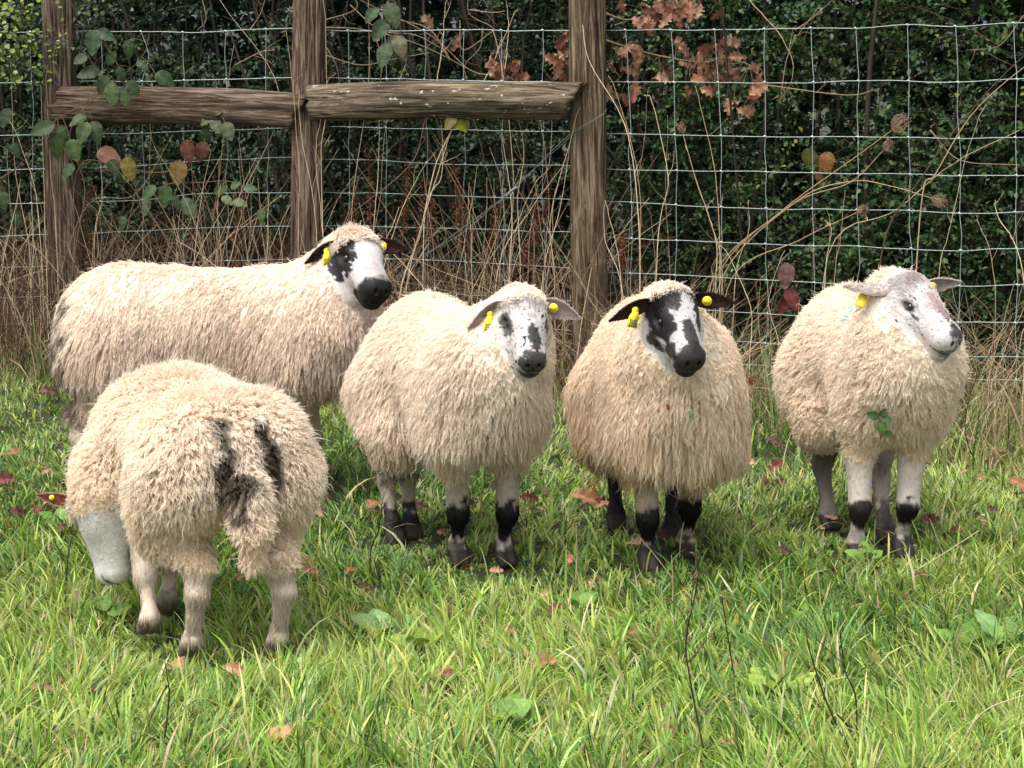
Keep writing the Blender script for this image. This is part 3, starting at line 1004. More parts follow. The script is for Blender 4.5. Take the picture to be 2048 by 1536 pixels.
                for i in range(4):      # worn print, too small to read
                    for j in range(3):
                        q_ = .50 + j * .16
                        a = cpos + face * (.0086 * w + .0034 * w * math.sin(q_ * 3)) + dn * (q_ * hh_) + wd * (.004 * w * math.sin(q_ * 2.6) + (-.65 + i * .42) * ww)
                        hx, hy = wd * ww * (.09 + .05 * ((i + j) % 2)), dn * hh_ * .055
                        pv += [a - hx - hy, a + hx - hy, a + hx + hy, a - hx + hy]
                        pq.append(np.arange(4) + len(pv) - 4)
                obj("printed_marks", mesh("printed_marks", np.array(pv), [np.array(pq)], smooth=False), M_PRINT, ear)
                disc_r = .0075 * w
            else:
                disc_r = .0108 * w * tg['button']
            # round button with raised stud
            ax_ = face; u1 = d; u2 = np.cross(ax_, u1)
            rings = [(0, -.002), (disc_r * .96, -.002), (disc_r, 0), (disc_r, .0018), (disc_r * .92, .0028), (disc_r * .45, .0028), (disc_r * .40, .0046), (disc_r * .30, .0052), (0, .0053)]
            an = np.arange(18) / 18 * 2 * math.pi
            v = np.array([[cpos + ax_ * z + (u1 * math.cos(a_) + u2 * math.sin(a_)) * r0 for a_ in an] for r0, z in rings])
            ii = np.arange(len(rings) * 18).reshape(len(rings), 18); jj = np.roll(ii, -1, 1)
            obj("tag_button", mesh("tag_button", v.reshape(-1, 3), [np.stack([ii[:-1], jj[:-1], jj[1:], ii[1:]], -1).reshape(-1, 4)]), M_TAG, ear)
    return root, (V + base, N, Q)

# ---- the five animals
DK = tuple(BLACK); GB = tuple(GREYB)
blackear = ((.045, .020, .018), (.02, .016, .016), (.014, .012, .012))
whiteear = ((.36, .28, .26), (.52, .48, .45), (.46, .40, .37))
def wl_long(mult=1.0, skirt=.05):
    def f(V, N, B, s):
        z = V[:, 2] / s
        return (.024 + skirt * sst(z, .52, .30)) * mult
    return f
def wl_fluffy(base_=.024, low=.010):
    def f(V, N, B, s):
        z = V[:, 2] / s
        return base_ + low * sst(z, .50, .30)
    return f

SHEEP = {}
# B: middle lamb, speckled white face
SHEEP['B'] = dict(
    label="white-faced speckled sheep with dark grey nose, its chest just left of the right fence post",
    pos=_gz(908, 4.42), yaw=-65, wide=.90, s=1.0, long=.87, seed=101, hs=.76, head=P(1046, 628, 4.10), head_dir=(.14, -.78, -.60), neck=(.22, 0, .47), arch=-.02,
    feet=0, feetpx=[(1008, 1132), (916, 1132), (822, 1080), (788, 1090)],
    face=WHITE * .92, pink=.9, patches=[
        ((.175, 0, -.004), (.036, .040, .034), GB, .92, .3), ((.115, .008, .030), (.050, .020, .02), GB, .95, .4), ((.165, 0, -.050), (.04, .035, .018), GB, .9, .2),
        ((.050, -.046, .014), (.038, .026, .024), GB, .85, .5), ((.090, -.038, -.004), (.030, .012, .014), GB, .85, .7), ((.03, .010, .05), (.03, .03, .02), (.22, .19, .18), .6, .9), ((.055, .047, .012), (.030, .018, .02), GB, .8, .7), ((.02, -.022, .056), (.022, .009, .02), GB, .55, 1.0)],
    freckles=.75, hairline=-.008, legcol=np.array([.50, .42, .34]), legmarks=[(0, .055, .155, DK, 1, 1.2), (0, .0, .06, DK, .85, 2.2), (1, .055, .16, DK, 1, 1.2), (1, .0, .06, DK, .85, 2.2), (2, .0, .085, DK, .95, 1.8), (3, .0, .07, DK, .95, 1.8), (3, .15, .24, (.08, .055, .05), .75, 2), (2, .16, .24, DK, .8, 2.2)],
    wool=(CREAM, WARM), dirt=.85, wl=wl_long(1.0, .034), locks=10500, droop=.30, topknot=.013, leg=.82,
    ears=[dict(dir=(.94, -.20, -.16), open=(.0, -1, -.25), cols=whiteear, droop=.22, cup=.4, tag=dict(button=1), tagu=.30, wid=.054, len=.078),
          dict(dir=(-.92, -.25, -.28), open=(.1, -.9, -.5), cols=whiteear, droop=.35, cup=.4, tag=dict(strip=(-.12, -.1, -1)), tagu=.42, wid=.056, len=.078)])
# C: black-patched face, long skirted fleece, facing the camera
SHEEP['C'] = dict(
    label="sheep facing us with black and white patched face, black ears and ragged tan fleece",
    pos=_gz(1322, 4.42), yaw=-87, s=1.0, long=.9, seed=202, hs=.78, head=P(1342, 622, 4.02), head_dir=(.25, -.78, -.60), roll=.05, neck=(.22, 0, .47), arch=-.02,
    feet=0, feetpx=[(1372, 1118), (1297, 1146), (1345, 1088), (1232, 1062)], wide=.99,
    face=WHITE * .9, patches=[
        ((.175, 0, -.015), (.050, .045, .055), GB, .97, .15), ((.120, .006, .030), (.058, .019, .03), GB, .95, .3), ((.130, -.032, -.010), (.045, .020, .026), GB, .97, .25),
        ((.035, -.045, .018), (.080, .036, .046), DK, 1, .25), ((.035, .048, .010), (.065, .024, .050), GB, .97, .3), ((.005, -.022, .058), (.055, .036, .030), DK, .95, .35), ((-.005, .036, .052), (.04, .014, .02), GB, .8, .9), ((-.030, .0, .060), (.03, .02, .02), (.30, .27, .26), .6, 1.2),
        ((.045, -.050, -.038), (.030, .020, .030), GB, .95, .4),
        ((.0, .030, .055), (.02, .018, .02), GB, .8, .7), ((.075, -.040, -.040), (.026, .016, .022), DK, .9, .5), ((.125, -.02, -.052), (.016, .015, .010), DK, .9, .3)],
    freckles=.3, hairline=-.022, legcol=np.array([.42, .33, .24]), legmarks=[(0, .07, .16, DK, 1, 1.0), (0, .0, .05, DK, .8, 2), (1, .07, .155, DK, 1, 1.0), (1, .0, .075, DK, .95, .9), (2, -.1, .40, DK, 1, .2), (3, -.1, .40, DK, 1, .2)],
    wool=(CREAM * [1, .96, .90], OCHRE), dirt=1.0, wl=wl_long(1.1, .068), locks=11500, droop=.55, topknot=.013, wave=.0036, clump=.82, lockr=.0066, leg=.82,
    ears=[dict(dir=(.98, -.15, .02), open=(.0, -1, -.2), cols=blackear, droop=.10, cup=.45, tag=dict(button=1), tagu=.36, len=.088, wid=.046),
          dict(dir=(-.95, -.2, -.18), open=(.1, -.9, -.4), cols=blackear, droop=.25, cup=.45, tag=dict(strip=(-.2, -.1, -1)), tagu=.42, len=.088, wid=.046)])
# D: right-hand sheep, white face turned right
SHEEP['D'] = dict(
    label="white-faced sheep gazing right, pinkish grey nose, green leaves caught on its chest",
    pos=_gz(1730, 4.55), yaw=-79, s=1.0, long=.82, wide=.79, seed=303, hs=.82, head=P(1812, 598, 4.22), head_dir=(.56, -.68, -.50), neck=(.22, 0, .47), arch=.0,
    feet=0, feetpx=[(1803, 1118), (1714, 1120), (1768, 1085), (1657, 1060)],
    face=WHITE, pink=1.0, patches=[
        ((.10, .0, .040), (.062, .017, .03), (.16, .10, .10), .85, .7), ((.165, 0, .012), (.030, .026, .022), GB, .9, .4), ((.170, 0, -.030), (.030, .032, .024), (.16, .13, .13), .8, .3),
        ((.005, -.012, .058), (.024, .024, .02), (.24, .16, .155), .55, .9), ((.050, .0, .045), (.05, .03, .02), (.44, .33, .31), .55, .9), ((.078, -.046, .004), (.020, .012, .007), (.04, .03, .03), .9, .4)],
    kneefront=1.0, freckles=.22, hairline=-.040, legcol=np.array([.60, .53, .46]), legmarks=[(0, .075, .14, DK, 1, .7), (1, .07, .145, (.03, .02, .02), 1, .7), (0, .0, .06, GB, .9, 1.2), (0, .03, .12, GB, .55, 2.4), (1, .0, .08, GB, .5, 2.4), (2, .0, .09, GB, .9, 1.2), (2, .08, .26, (.2, .15, .14), .5, 2.4), (3, .0, .25, GB, .7, 1.8)],
    wool=(CREAM * 1.06, CREAM * [.95, .88, .76]), dirt=.9, wl=wl_fluffy(.022, .008), locks=12000, lockr=.0052, droop=.16, wave=.0020, crimp=3.0, unruly=.5, topknot=.008, leg=.84, clump=.5,
    stains=[((.06, -.06, .55), (.05, .04, .03), (.42, .72, .76), .7, .6)],
    ears=[dict(dir=(.86, -.1, .20), open=(.4, -.9, -.2), cols=whiteear, droop=.10, cup=.6, tag=dict(button=1), tagu=.26, len=.085),
          dict(dir=(-.95, .10, .16), open=(.1, .55, -.80), cols=((.42, .36, .32), (.55, .48, .43), (.3, .24, .22)), droop=.12, cup=.7, tag=dict(strip=(-.35, -.2, -.7)), tagu=.55, len=.105, wid=.050)])
# A: long sheep behind, side on
SHEEP['A'] = dict(
    label="large side-on sheep behind the grazing one, white face with black eye patch and muzzle",
    pos=_gz(432, 5.02), yaw=-4, s=1.10, seed=404, hs=.92, head=P(708, 510, 4.88), head_dir=(.42, -.80, -.40), roll=-.12, neck=(.26, 0, .40), arch=.0, long=1.10, lift=-.03,
    feet=[(.20, .07), (.20, -.07), (-.22, .07), (-.24, -.07)],
    face=WHITE, pink=.4, patches=[
        ((.178, 0, -.018), (.056, .055, .048), DK, 1, .12), ((.155, -.02, -.045), (.045, .04, .022), DK, 1, .15),
        ((.030, -.048, .012), (.050, .032, .048), DK, 1, .3), ((.04, -.055, -.030), (.040, .03, .038), DK, 1, .3), ((.07, -.042, .0), (.03, .016, .03), DK, 1, .4), ((-.01, -.040, .045), (.025, .020, .03), DK, .95, .3), ((.02, .060, .0), (.04, .020, .05), DK, 1, .4)],
    hairline=.012, legcol=np.array([.5, .42, .32]), legmarks=[(i, 0, .12, DK, .8, 1) for i in range(4)],
    wool=(CREAM * [1.0, .98, .98], np.array([.66, .51, .39])), dirt=1.0, wl=wl_long(.95, .042), locks=13000, droop=.40, topknot=.022, wave=.0022, clump=.7, lockr=.0056,
    stains=[((-.33, -.08, .33), (.07, .07, .12), (.05, .045, .035), .85, .8)],
    ears=[dict(dir=(.93, -.2, .05), open=(.1, -1, -.1), cols=blackear, droop=.15, cup=.5, tag=dict(button=1), tagu=.30, len=.09, wid=.052),
          dict(dir=(-.80, -.3, -.42), open=(.3, -.9, -.3), cols=((.03, .016, .014), (.62, .50, .42), (.66, .44, .36)), droop=.10, cup=.5, tag=dict(strip=(.1, -.1, -1)), tagu=.36, len=.088, wid=.056)])
# E: grazing sheep in front, seen from behind
SHEEP['E'] = dict(
    label="grazing sheep in front seen from behind, head down, black marks beside its tail",
    pos=_gz(400, 3.84), yaw=117, s=.94, seed=505, hs=.80, head=P(203, 1012, 3.86), head_dir=(.10, .06, -.98), head_up=(-.55, .83, .1), neck=(.235, .02, .36), arch=-.01, wide=1.08, lift=-.012, deep=.72, hoofcol=(.22, .17, .13), leg=.82,
    long=.92, feet=0, feetpx=[(300, 1275), (334, 1235), (384, 1322), (555, 1318)], woolleg=.30, leghair=.011,
    tail=[(-.27, 0, .42), (-.318, .0, .36), (-.332, .0, .29), (-.325, .0, .225)],
    face=WHITE * 1.25, patches=[((.17, 0, 0), (.03, .03, .04), (.25, .2, .2), .6, .3)], legcol=np.array([.58, .48, .38]),
    legmarks=[(0, .0, .035, GB, .6, 1), (1, .0, .06, GB, .6, 1)],
    wool=(CREAM * 1.06, CREAM * [.97, .90, .78]), dirt=.85, wl=wl_fluffy(.026, .010), locks=14500, lockr=.0055, droop=.13, wave=.0019, crimp=2.6, unruly=.42, clump=.5, liftw=.6,
    stains=[((-.30, .044, .405), (.06, .022, .085), (.012, .011, .012), 1, .8), ((-.30, -.046, .405), (.06, .022, .070), (.012, .011, .012), 1, .9), ((-.33, .02, .37), (.04, .024, .045), (.014, .012, .012), .9, 1.0)],
    ears=[dict(dir=(-.9, -.1, .30), open=(.1, -1, .5), cols=((.20, .07, .035), (.5, .4, .32), (.5, .36, .28)), droop=.05, cup=.5, tag=dict(button=.5), tagu=.62, len=.075, wid=.036),
          dict(dir=(.8, .5, .2), open=(0, -1, .3), cols=whiteear, droop=.1, cup=.5)])
SURF = {}
for key in 'BCDAE':
    SHEEP_ROOT, SURF[key] = build_sheep(SHEEP[key])

# ------------------------------------------------------------------ grass
def fence_y(x):
    x = np.asarray(x, float)
    l = FA[1] + (x - FA[0]) * (FB[1] - FA[1]) / (FB[0] - FA[0])
    r = FB[1] + (x - FB[0]) * (FC[1] - FB[1]) / (FC[0] - FB[0])
    return np.where(x < FB[0], l, r)

def blades(pos, L, phi, th0, th1, w, cols, tw, n=4):
    m = len(pos)
    t = np.linspace(0, 1, n)
    th = th0[:, None] + th1[:, None] * t[None, :]
    st = L[:, None] / (n - 1)
    hx = np.cumsum(np.concatenate([np.zeros((m, 1)), (np.sin(th) * st)[:, :-1]], 1), 1)
    hz = np.cumsum(np.concatenate([np.zeros((m, 1)), (np.cos(th) * st)[:, :-1]], 1), 1)
    H = np.stack([np.cos(phi), np.sin(phi), np.zeros(m)], -1)
    c = pos[:, None] + H[:, None] * hx[..., None] + np.array([0, 0, 1.0]) * hz[..., None]
    sd = np.stack([-np.sin(phi + tw), np.cos(phi + tw), np.zeros(m)], -1)
    ww = w[:, None] * np.array([.7, 1.0, .8, .5][:n] if n == 4 else [.6, 1.0, .95, .6, .3])[None] * .5
    Lf = c[:, :-1] - sd[:, None] * ww[:, :-1, None]
    Rt = c[:, :-1] + sd[:, None] * ww[:, :-1, None]
    v = np.concatenate([np.stack([Lf, Rt], 2).reshape(m, -1, 3), c[:, -1:]], 1)
    k = v.shape[1]
    b = (np.arange(m) * k)[:, None]
    q = [np.array([2 * i, 2 * i + 1, 2 * i + 3, 2 * i + 2]) for i in range(n - 2)]
    Q = (b[:, None] + np.array(q)[None]).reshape(-1, 4)
    T = b + np.array([[k - 3, k - 2, k - 1]])
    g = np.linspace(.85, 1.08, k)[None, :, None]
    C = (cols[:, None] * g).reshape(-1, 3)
    return v.reshape(-1, 3), [Q, T], C

GREEN = np.array([[.235, .37, .05], [.42, .53, .14], [.17, .32, .09], [.50, .55, .15], [.60, .55, .30], [.065, .13, .025]])
def grass_cols(n, pos, p, r):
    """p: weights of the six tones"""
    pa = fnoise(np.c_[pos[:, :2], np.zeros(n)], 2.2, 77, 2)
    pb = fnoise(np.c_[pos[:, :2], np.zeros(n)], 6, 79, 2)
    W = np.array(p)[None] * np.exp(np.stack([pa * 0, pa * 1.3, -pa * 1.5 + pb, pb * 1.6, pa * .6 + pb * .8, -pa * 1.5], -1))
    W = W / W.sum(1, keepdims=True)
    k = (r.random((n, 1)) > np.cumsum(W, 1)).sum(1).clip(0, 5)
    return GREEN[k] * r.uniform(.75, 1.25, (n, 1)) * (1 + .1 * r.normal(size=(n, 3)))

def scatter(n, y0, y1, r, power=1.4, marg=.55):
    """denser near the camera"""
    a = 1 - power
    u = r.random(n)
    y = (y0 ** a + u * (y1 ** a - y0 ** a)) ** (1 / a)
    half = y * (1024 / F_PX) * 1.04 + marg
    x = r.uniform(-1, 1, n) * half
    return x, y

def build_grass():
    r = np.random.default_rng(11)
    parts = []
    for (n, y0, y1, L0, L1, w0, p, seg, lie) in (
            (82000, 2.75, 4.4, .028, .080, .0040, (5, 4, 2, 1.6, .9, 1.6), 5, .7),
            (92000, 4.2, 7.2, .020, .055, .0038, (4, 1.8, 2, .9, 1.5, 4.0), 4, .75),
            (34000, 2.75, 7.0, .02, .05, .0032, (1, 1, .6, 1.2, 3.0, 4.0), 4, 1.0)):
        x, y = scatter(n, y0, y1, r, 2.2)
        fy = fence_y(x)
        z = ground_z(x, y)
        pos = np.stack([x, y, z], -1)
        # tufts: pull blades towards tuft centres
        cell = .055
        ix, iy = np.floor(x / cell).astype(int), np.floor(y / cell).astype(int)
        cx = (ix + _hash(ix, iy, ix * 0, 5)) * cell; cy = (iy + _hash(ix, iy, ix * 0, 6)) * cell
        pull = np.where(_hash(ix, iy, ix * 0, 9) > .35, .55, .1)
        rx, ry = x - cx, y - cy
        pos[:, 0] -= rx * pull; pos[:, 1] -= ry * pull
        tall = _hash(ix, iy, ix * 0, 8)
        pn = fnoise(np.c_[x, y, x * 0], 1.6, 90, 2)
        L = r.uniform(L0, L1, n) * (.65 + .7 * tall) * (1 + .35 * pn)
        near_f = sst(y, fy - .75, fy - .15)
        L = L * (1 + 1.3 * near_f * r.random(n))
        for f in FEET:      # trodden round the hooves
            L = L * (.42 + .58 * sst(np.hypot(pos[:, 0] - f[0], pos[:, 1] - f[1] + .05), .04, .17))
        fl = fnoise(np.c_[x, y, x * 0], 1.3, 93, 2) * 3.5 + 2.4
        phi = np.where(r.random(n) < .45, np.arctan2(ry, rx) + r.normal(0, .5, n), fl + r.normal(0, .9, n))
        th0 = np.abs(r.normal(.15, .25, n)) + lie * r.random(n) * .8
        th1 = np.abs(r.normal(.7, .55, n)) * (.6 + .6 * lie)
        pp = np.array(p, float)
        c = grass_cols(n, pos, pp, r)
        dry = (r.random(n) < .42 * near_f)
        c[dry] = np.array([.36, .27, .13]) * r.uniform(.5, 1.25, (dry.sum(), 1))
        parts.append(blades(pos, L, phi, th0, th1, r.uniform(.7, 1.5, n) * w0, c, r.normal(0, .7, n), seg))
    V, Fs, C = merge(parts)
    o = obj("grass", mesh("grass", V, Fs, C), M_GRASS)
    tag(o, "short bright green pasture grass with yellowed blades mixed in", "grass", kind='stuff')
    # long loose blades lying over the sward
    parts = []
    n = 1100
    x, y = scatter(n, 2.8, 6.6, r, 2.0)
    pos = np.stack([x, y, ground_z(x, y) + .01], -1)
    c = grass_cols(n, pos, (3, 5, 3, 3, 3.5, .5), r) * 1.1
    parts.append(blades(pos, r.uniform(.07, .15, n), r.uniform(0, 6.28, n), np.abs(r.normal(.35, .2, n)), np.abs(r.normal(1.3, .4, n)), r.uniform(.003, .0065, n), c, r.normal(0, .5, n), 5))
    V, Fs, C = merge(parts)
    o = obj("long_grass", mesh("long_grass", V, Fs, C), M_GRASS)
    tag(o, "longer arching grass blades standing above the short pasture", "grass", kind='stuff')
    # rank grass at the foot of the fence and behind it
    n = 11000
    x = r.uniform(-2.6, 2.6, n)
    off = r.normal(0, .28, n)
    y = fence_y(x) - off - .02
    pos = np.stack([x, y, ground_z(x, y)], -1)
    right = sst(x, .1, .8)
    green = r.random(n) < (.42 + .3 * right)
    c = np.where(green[:, None], grass_cols(n, pos, (3, 1.5, 3, .6, 1, 3), r) * .8, np.array([.38, .29, .16]) * r.uniform(.4, 1.3, (n, 1)))
    L = r.uniform(.10, .28, n) * (1 + .3 * vnoise(np.c_[x, y, x * 0], 3, 7))
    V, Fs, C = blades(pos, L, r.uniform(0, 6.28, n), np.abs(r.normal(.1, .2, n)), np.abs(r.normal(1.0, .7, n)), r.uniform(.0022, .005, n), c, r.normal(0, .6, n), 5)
    o = obj("rank_grass", mesh("rank_grass", V, Fs, C), M_GRASS)
    tag(o, "tall tangled green and straw coloured grass along the foot of the fence", "grass", kind='stuff')
build_grass()

# ------------------------------------------------------------------ leaf templates
def leaf_simple(fold=.18, wid=.5):
    v = np.array([[0, 0, 0], [.28, wid * .42, fold * .4], [.6, wid * .44, fold * .42], [1, 0, -.10], [.6, -wid * .44, fold * .42], [.28, -wid * .42, fold * .4], [.5, 0, -.02]])
    f = np.array([[0, 6, 1], [1, 6, 2], [2, 6, 3], [3, 6, 4], [4, 6, 5], [5, 6, 0]])
    return v, [f]

def leaf_outline(out, rings=(1.0, .55), fold=.2, curl=.15, twist=0.0, seed=0, wob=.02):
    """out: half outline [(x, halfwidth)] from base to tip, x in 0..1; grid of rows across the midrib"""
    out = np.array(out, float)
    rows, cols = len(out), 7
    v = []
    for (x, w) in out:
        for j in np.linspace(-1, 1, cols):
            y = j * w
            z = fold * abs(y) - curl * x * x + wob * math.sin(x * 17 + seed) * abs(j) + twist * y * x
            v.append((x - .0 * abs(j), y, z))
    v = np.array(v)
    idx = np.arange(rows * cols).reshape(rows, cols)
    q = np.stack([idx[:-1, :-1], idx[1:, :-1], idx[1:, 1:], idx[:-1, 1:]], -1).reshape(-1, 4)
    return v, [q]

def oak_template(seed, curl):
    rr = np.random.default_rng(seed)
    xs = np.linspace(0, 1, 17)
    w = .27 * np.sin(np.clip(xs * .95 + .03, 0, 1) ** .8 * math.pi) ** .8
    w = w * (1 + .38 * np.cos(xs * 2 * math.pi * 4.2 + rr.uniform(0, 1.5))) * (.6 + .55 * xs) + .012
    w[0] = .012; w[-1] = .05
    v, f = leaf_outline(np.c_[xs, w], fold=rr.uniform(.2, .7), curl=curl * rr.uniform(.4, 1.5), twist=rr.uniform(-1, 1), seed=seed, wob=.05)
    v[:, 2] += .05 * vnoise(v, 5, seed)
    a = curl * rr.uniform(-1.2, 1.2)
    return v, f

def ovate_template(seed, wid=.36, serr=.10):
    rr = np.random.default_rng(seed)
    xs = np.linspace(0, 1, 19)
    w = wid * np.sin(np.clip(xs, 0, 1) ** .75 * math.pi) ** .75
    w = w * (1 + serr * (np.arange(19) % 2)) + .004
    v, f = leaf_outline(np.c_[xs, w], fold=rr.uniform(.05, .25), curl=rr.uniform(.1, .35), twist=rr.uniform(-.3, .3), seed=seed, wob=.015)
    # ribs between the veins
    v[:, 2] += .012 * np.sin(v[:, 0] * 34 + np.abs(v[:, 1]) * 22)
    return v, f

# ------------------------------------------------------------------ hedge of small-leaved evergreens behind the fence
def shrub_mass(name, label, x0, x1, nspray, leaves, size, tones, seed, z1=2.3, gap=.0, dy=(.45, 1.15), mat=M_HEDGE, z0=0.02):
    r = np.random.default_rng(seed)
    n = nspray * 3
    x = r.uniform(x0, x1, n); z = r.uniform(z0, z1, n) ; dd = r.uniform(0, 1, n) ** 1.4
    y = fence_y(x) + dy[0] + dd * (dy[1] - dy[0]) + .22 * fnoise(np.c_[x, z, x * 0], 1.8, seed, 2)
    p = np.c_[x, y, z]
    dens = fnoise(p, 3.2, seed + 1, 3)
    keep = dens > -.18 + gap + .2 * r.normal(size=n)
    p = p[keep][:nspray]
    m = len(p)
    root = empty(name, (float((x0 + x1) / 2), float(fence_y((x0 + x1) / 2) + .8), 0), label, "hedge")
    base = np.array(root.location)
    # spray axis: outward towards the light, up and sideways
    ax = unit(np.c_[r.normal(0, .8, m), -np.abs(r.normal(.7, .5, m)), r.normal(.25, .55, m)])
    k = leaves
    t = (np.arange(k) + .5) / k
    Ls = r.uniform(.10, .22, m)
    c0 = p[:, None] + ax[:, None] * (t[None, :, None] * Ls[:, None, None]) + np.array([0, 0, -.05]) * (t[None, :, None] ** 2)
    side = unit(np.cross(ax, r.normal(size=(m, 3))))
    sgn = np.where(np.arange(k) % 2 == 0, 1, -1)[None, :, None]
    d = unit(ax[:, None] * .75 + side[:, None] * sgn * .9 + r.normal(size=(m, k, 3)) * .22)
    up = unit(np.array([0, -.35, 1.0]) + r.normal(size=(m, k, 3)) * .45)
    R = rot_to(d.reshape(-1, 3), up.reshape(-1, 3))
    S = (size * r.uniform(.65, 1.25, (m, k)) * (1.0 - .25 * t)).reshape(-1)
    T = np.array(tones)
    tone = T[r.choice(len(T), m * k, p=np.array([.34, .3, .2, .11, .05])[:len(T)] / np.array([.34, .3, .2, .11, .05])[:len(T)].sum())]
    pat = 1 + .35 * fnoise(p, 1.5, seed + 4, 2)
    cols = tone * r.uniform(.7, 1.3, (m * k, 1)) * np.repeat(pat, k)[:, None]
    tv, tf = leaf_simple(.25, .72)
    V, Fs, C = bake(tv, tf, R, S, c0.reshape(-1, 3) - base, cols)
    o = obj("foliage", mesh("foliage", V, Fs, C, smooth=False), mat, root); o['kind'] = 'stuff'
    # twigs of the sprays and main stems
    sel = np.arange(0, m, 2)
    pp = p[sel]; aa = ax[sel]; ll = Ls[sel]
    tt = np.linspace(-.6, 1, 4)
    paths = pp[:, None] + aa[:, None] * (tt[None, :, None] * ll[:, None, None]) + np.array([0, 0, -.05]) * (np.maximum(tt, 0)[None, :, None] ** 2) - base
    v, q = tubes(paths, np.broadcast_to(np.array([.0018, .0016, .0012, .0006]), (len(sel), 4)), 3)
    ns = int((x1 - x0) * 14)
    sx = r.uniform(x0, x1, ns)
    st = []
    for i in range(ns):
        a = np.array([sx[i], fence_y(sx[i]) + r.uniform(.5, 1.1), -.03])
        b = a + np.array([r.normal(0, .25), r.normal(-.1, .2), r.uniform(.9, 2.0)])
        mid = (a + b) / 2 + r.normal(0, .08, 3)
        st.append(smooth_path([a, mid, b], 10))
    v2, q2 = tubes(np.array(st) - base, np.linspace(.011, .004, 10)[None] * r.uniform(.5, 1.3, (ns, 1)), 5)
    V, Fs, C = merge([(v, q, (.07, .05, .03)), (v2, q2, (.06, .048, .035))])
    o = obj("twigs", mesh("twigs", V, Fs, C), M_STRAW, root); o['kind'] = 'stuff'
    return root

DG = [[.016, .042, .016], [.028, .062, .022], [.012, .030, .014], [.055, .085, .028], [.085, .10, .035]]
DG2 = [[.024, .062, .018], [.045, .095, .030], [.014, .036, .012], [.085, .135, .045], [.16, .17, .05]]
shrub_mass("evergreen_hedge", "dark evergreen hedge with small glossy leaves behind the left rail", -2.9, -.75, 4200, 13, .021, DG, 501, gap=.0)
shrub_mass("evergreen_hedge", "dark small-leaved hedge behind the mossy log rail", -.85, .55, 3300, 13, .020, DG, 511, gap=-.03)
shrub_mass("evergreen_hedge", "greener small-leaved hedge filling the right side behind the bare wire netting", .45, 2.6, 6000, 14, .022, DG2, 521, gap=-.08, dy=(.30, 1.05))
# added layer of coarse leaves, blocks the light showing through the hedge gaps
shrub_mass("light_block_leaves", "nearly black thicket of coarse leaves in the depth behind the hedge", -3.4, 3.0, 7500, 12, .062, DG[:3], 531, z1=2.2, gap=-1.5, dy=(1.15, 2.4))

# bright sprays at the upper left edge, in front of the left post
def spray_bush(name, label, pts, nl, size, tones, seed, off, spread=.05, cat="shrub", group=None):
    r = np.random.default_rng(seed)
    root = empty(name, tuple(FP(pts[0][0], pts[0][1], off)), label, cat, group)
    base = np.array(root.location)
    A = np.array([FP(u, v, off + r.normal(0, .05)) for u, v in pts])
    tw, D, Tp = [], [], []
    for a in A:
        for _ in range(nl):
            e = a + r.normal(0, spread, 3)
            c = a + (e - a) * r.uniform(.2, 1)
            Tp.append(c); D.append(unit((e - a)) + r.normal(0, .5, 3))
            if r.random() < .15: tw.append(smooth_path([a, (a + e) / 2 + r.normal(0, .01, 3), e], 5))
    for a, b in zip(A[:-1], A[1:]):
        tw.append(smooth_path([a, (a + b) / 2 + r.normal(0, .02, 3), b], 5))
    Tp, D = np.array(Tp), unit(np.array(D))
    R = rot_to(D, np.array([0, -.5, 1.0]) + r.normal(0, .4, (len(D), 3)))
    T = np.array(tones)
    V, Fs, C = bake(*leaf_simple(.2, .9), R, size * r.uniform(.6, 1.2, len(D)), Tp - base, T[r.integers(0, len(T), len(D))] * r.uniform(.7, 1.3, (len(D), 1)))
    obj("foliage", mesh("foliage", V, Fs, C, smooth=False), M_HEDGE, root)['kind'] = 'stuff'
    v, q = tubes(np.array(tw) - base, .0012, 3)
    obj("twigs", mesh("twigs", v, [q], np.full((len(v), 3), .07)), M_STRAW, root)
    return root
YG = [[.16, .24, .045], [.24, .31, .07], [.10, .17, .035]]
spray_bush("overhanging_shrub", "yellow-green small-leaved branch hanging in at the upper left edge", [(-90, 40), (-40, 60), (5, 55), (40, 80), (30, 130), (60, 140), (-30, 130), (20, 20), (50, 30), (75, 110), (0, 110)], 42, .021, YG, 601, .22, .055)
spray_bush("overhanging_shrub", "small dark green leafy spray crossing the left post near the frame top", [(150, 20), (175, 10), (200, 5), (120, 85), (145, 90), (95, 70)], 12, .018, [[.08, .12, .04], [.05, .09, .03]], 602, .14, .04)

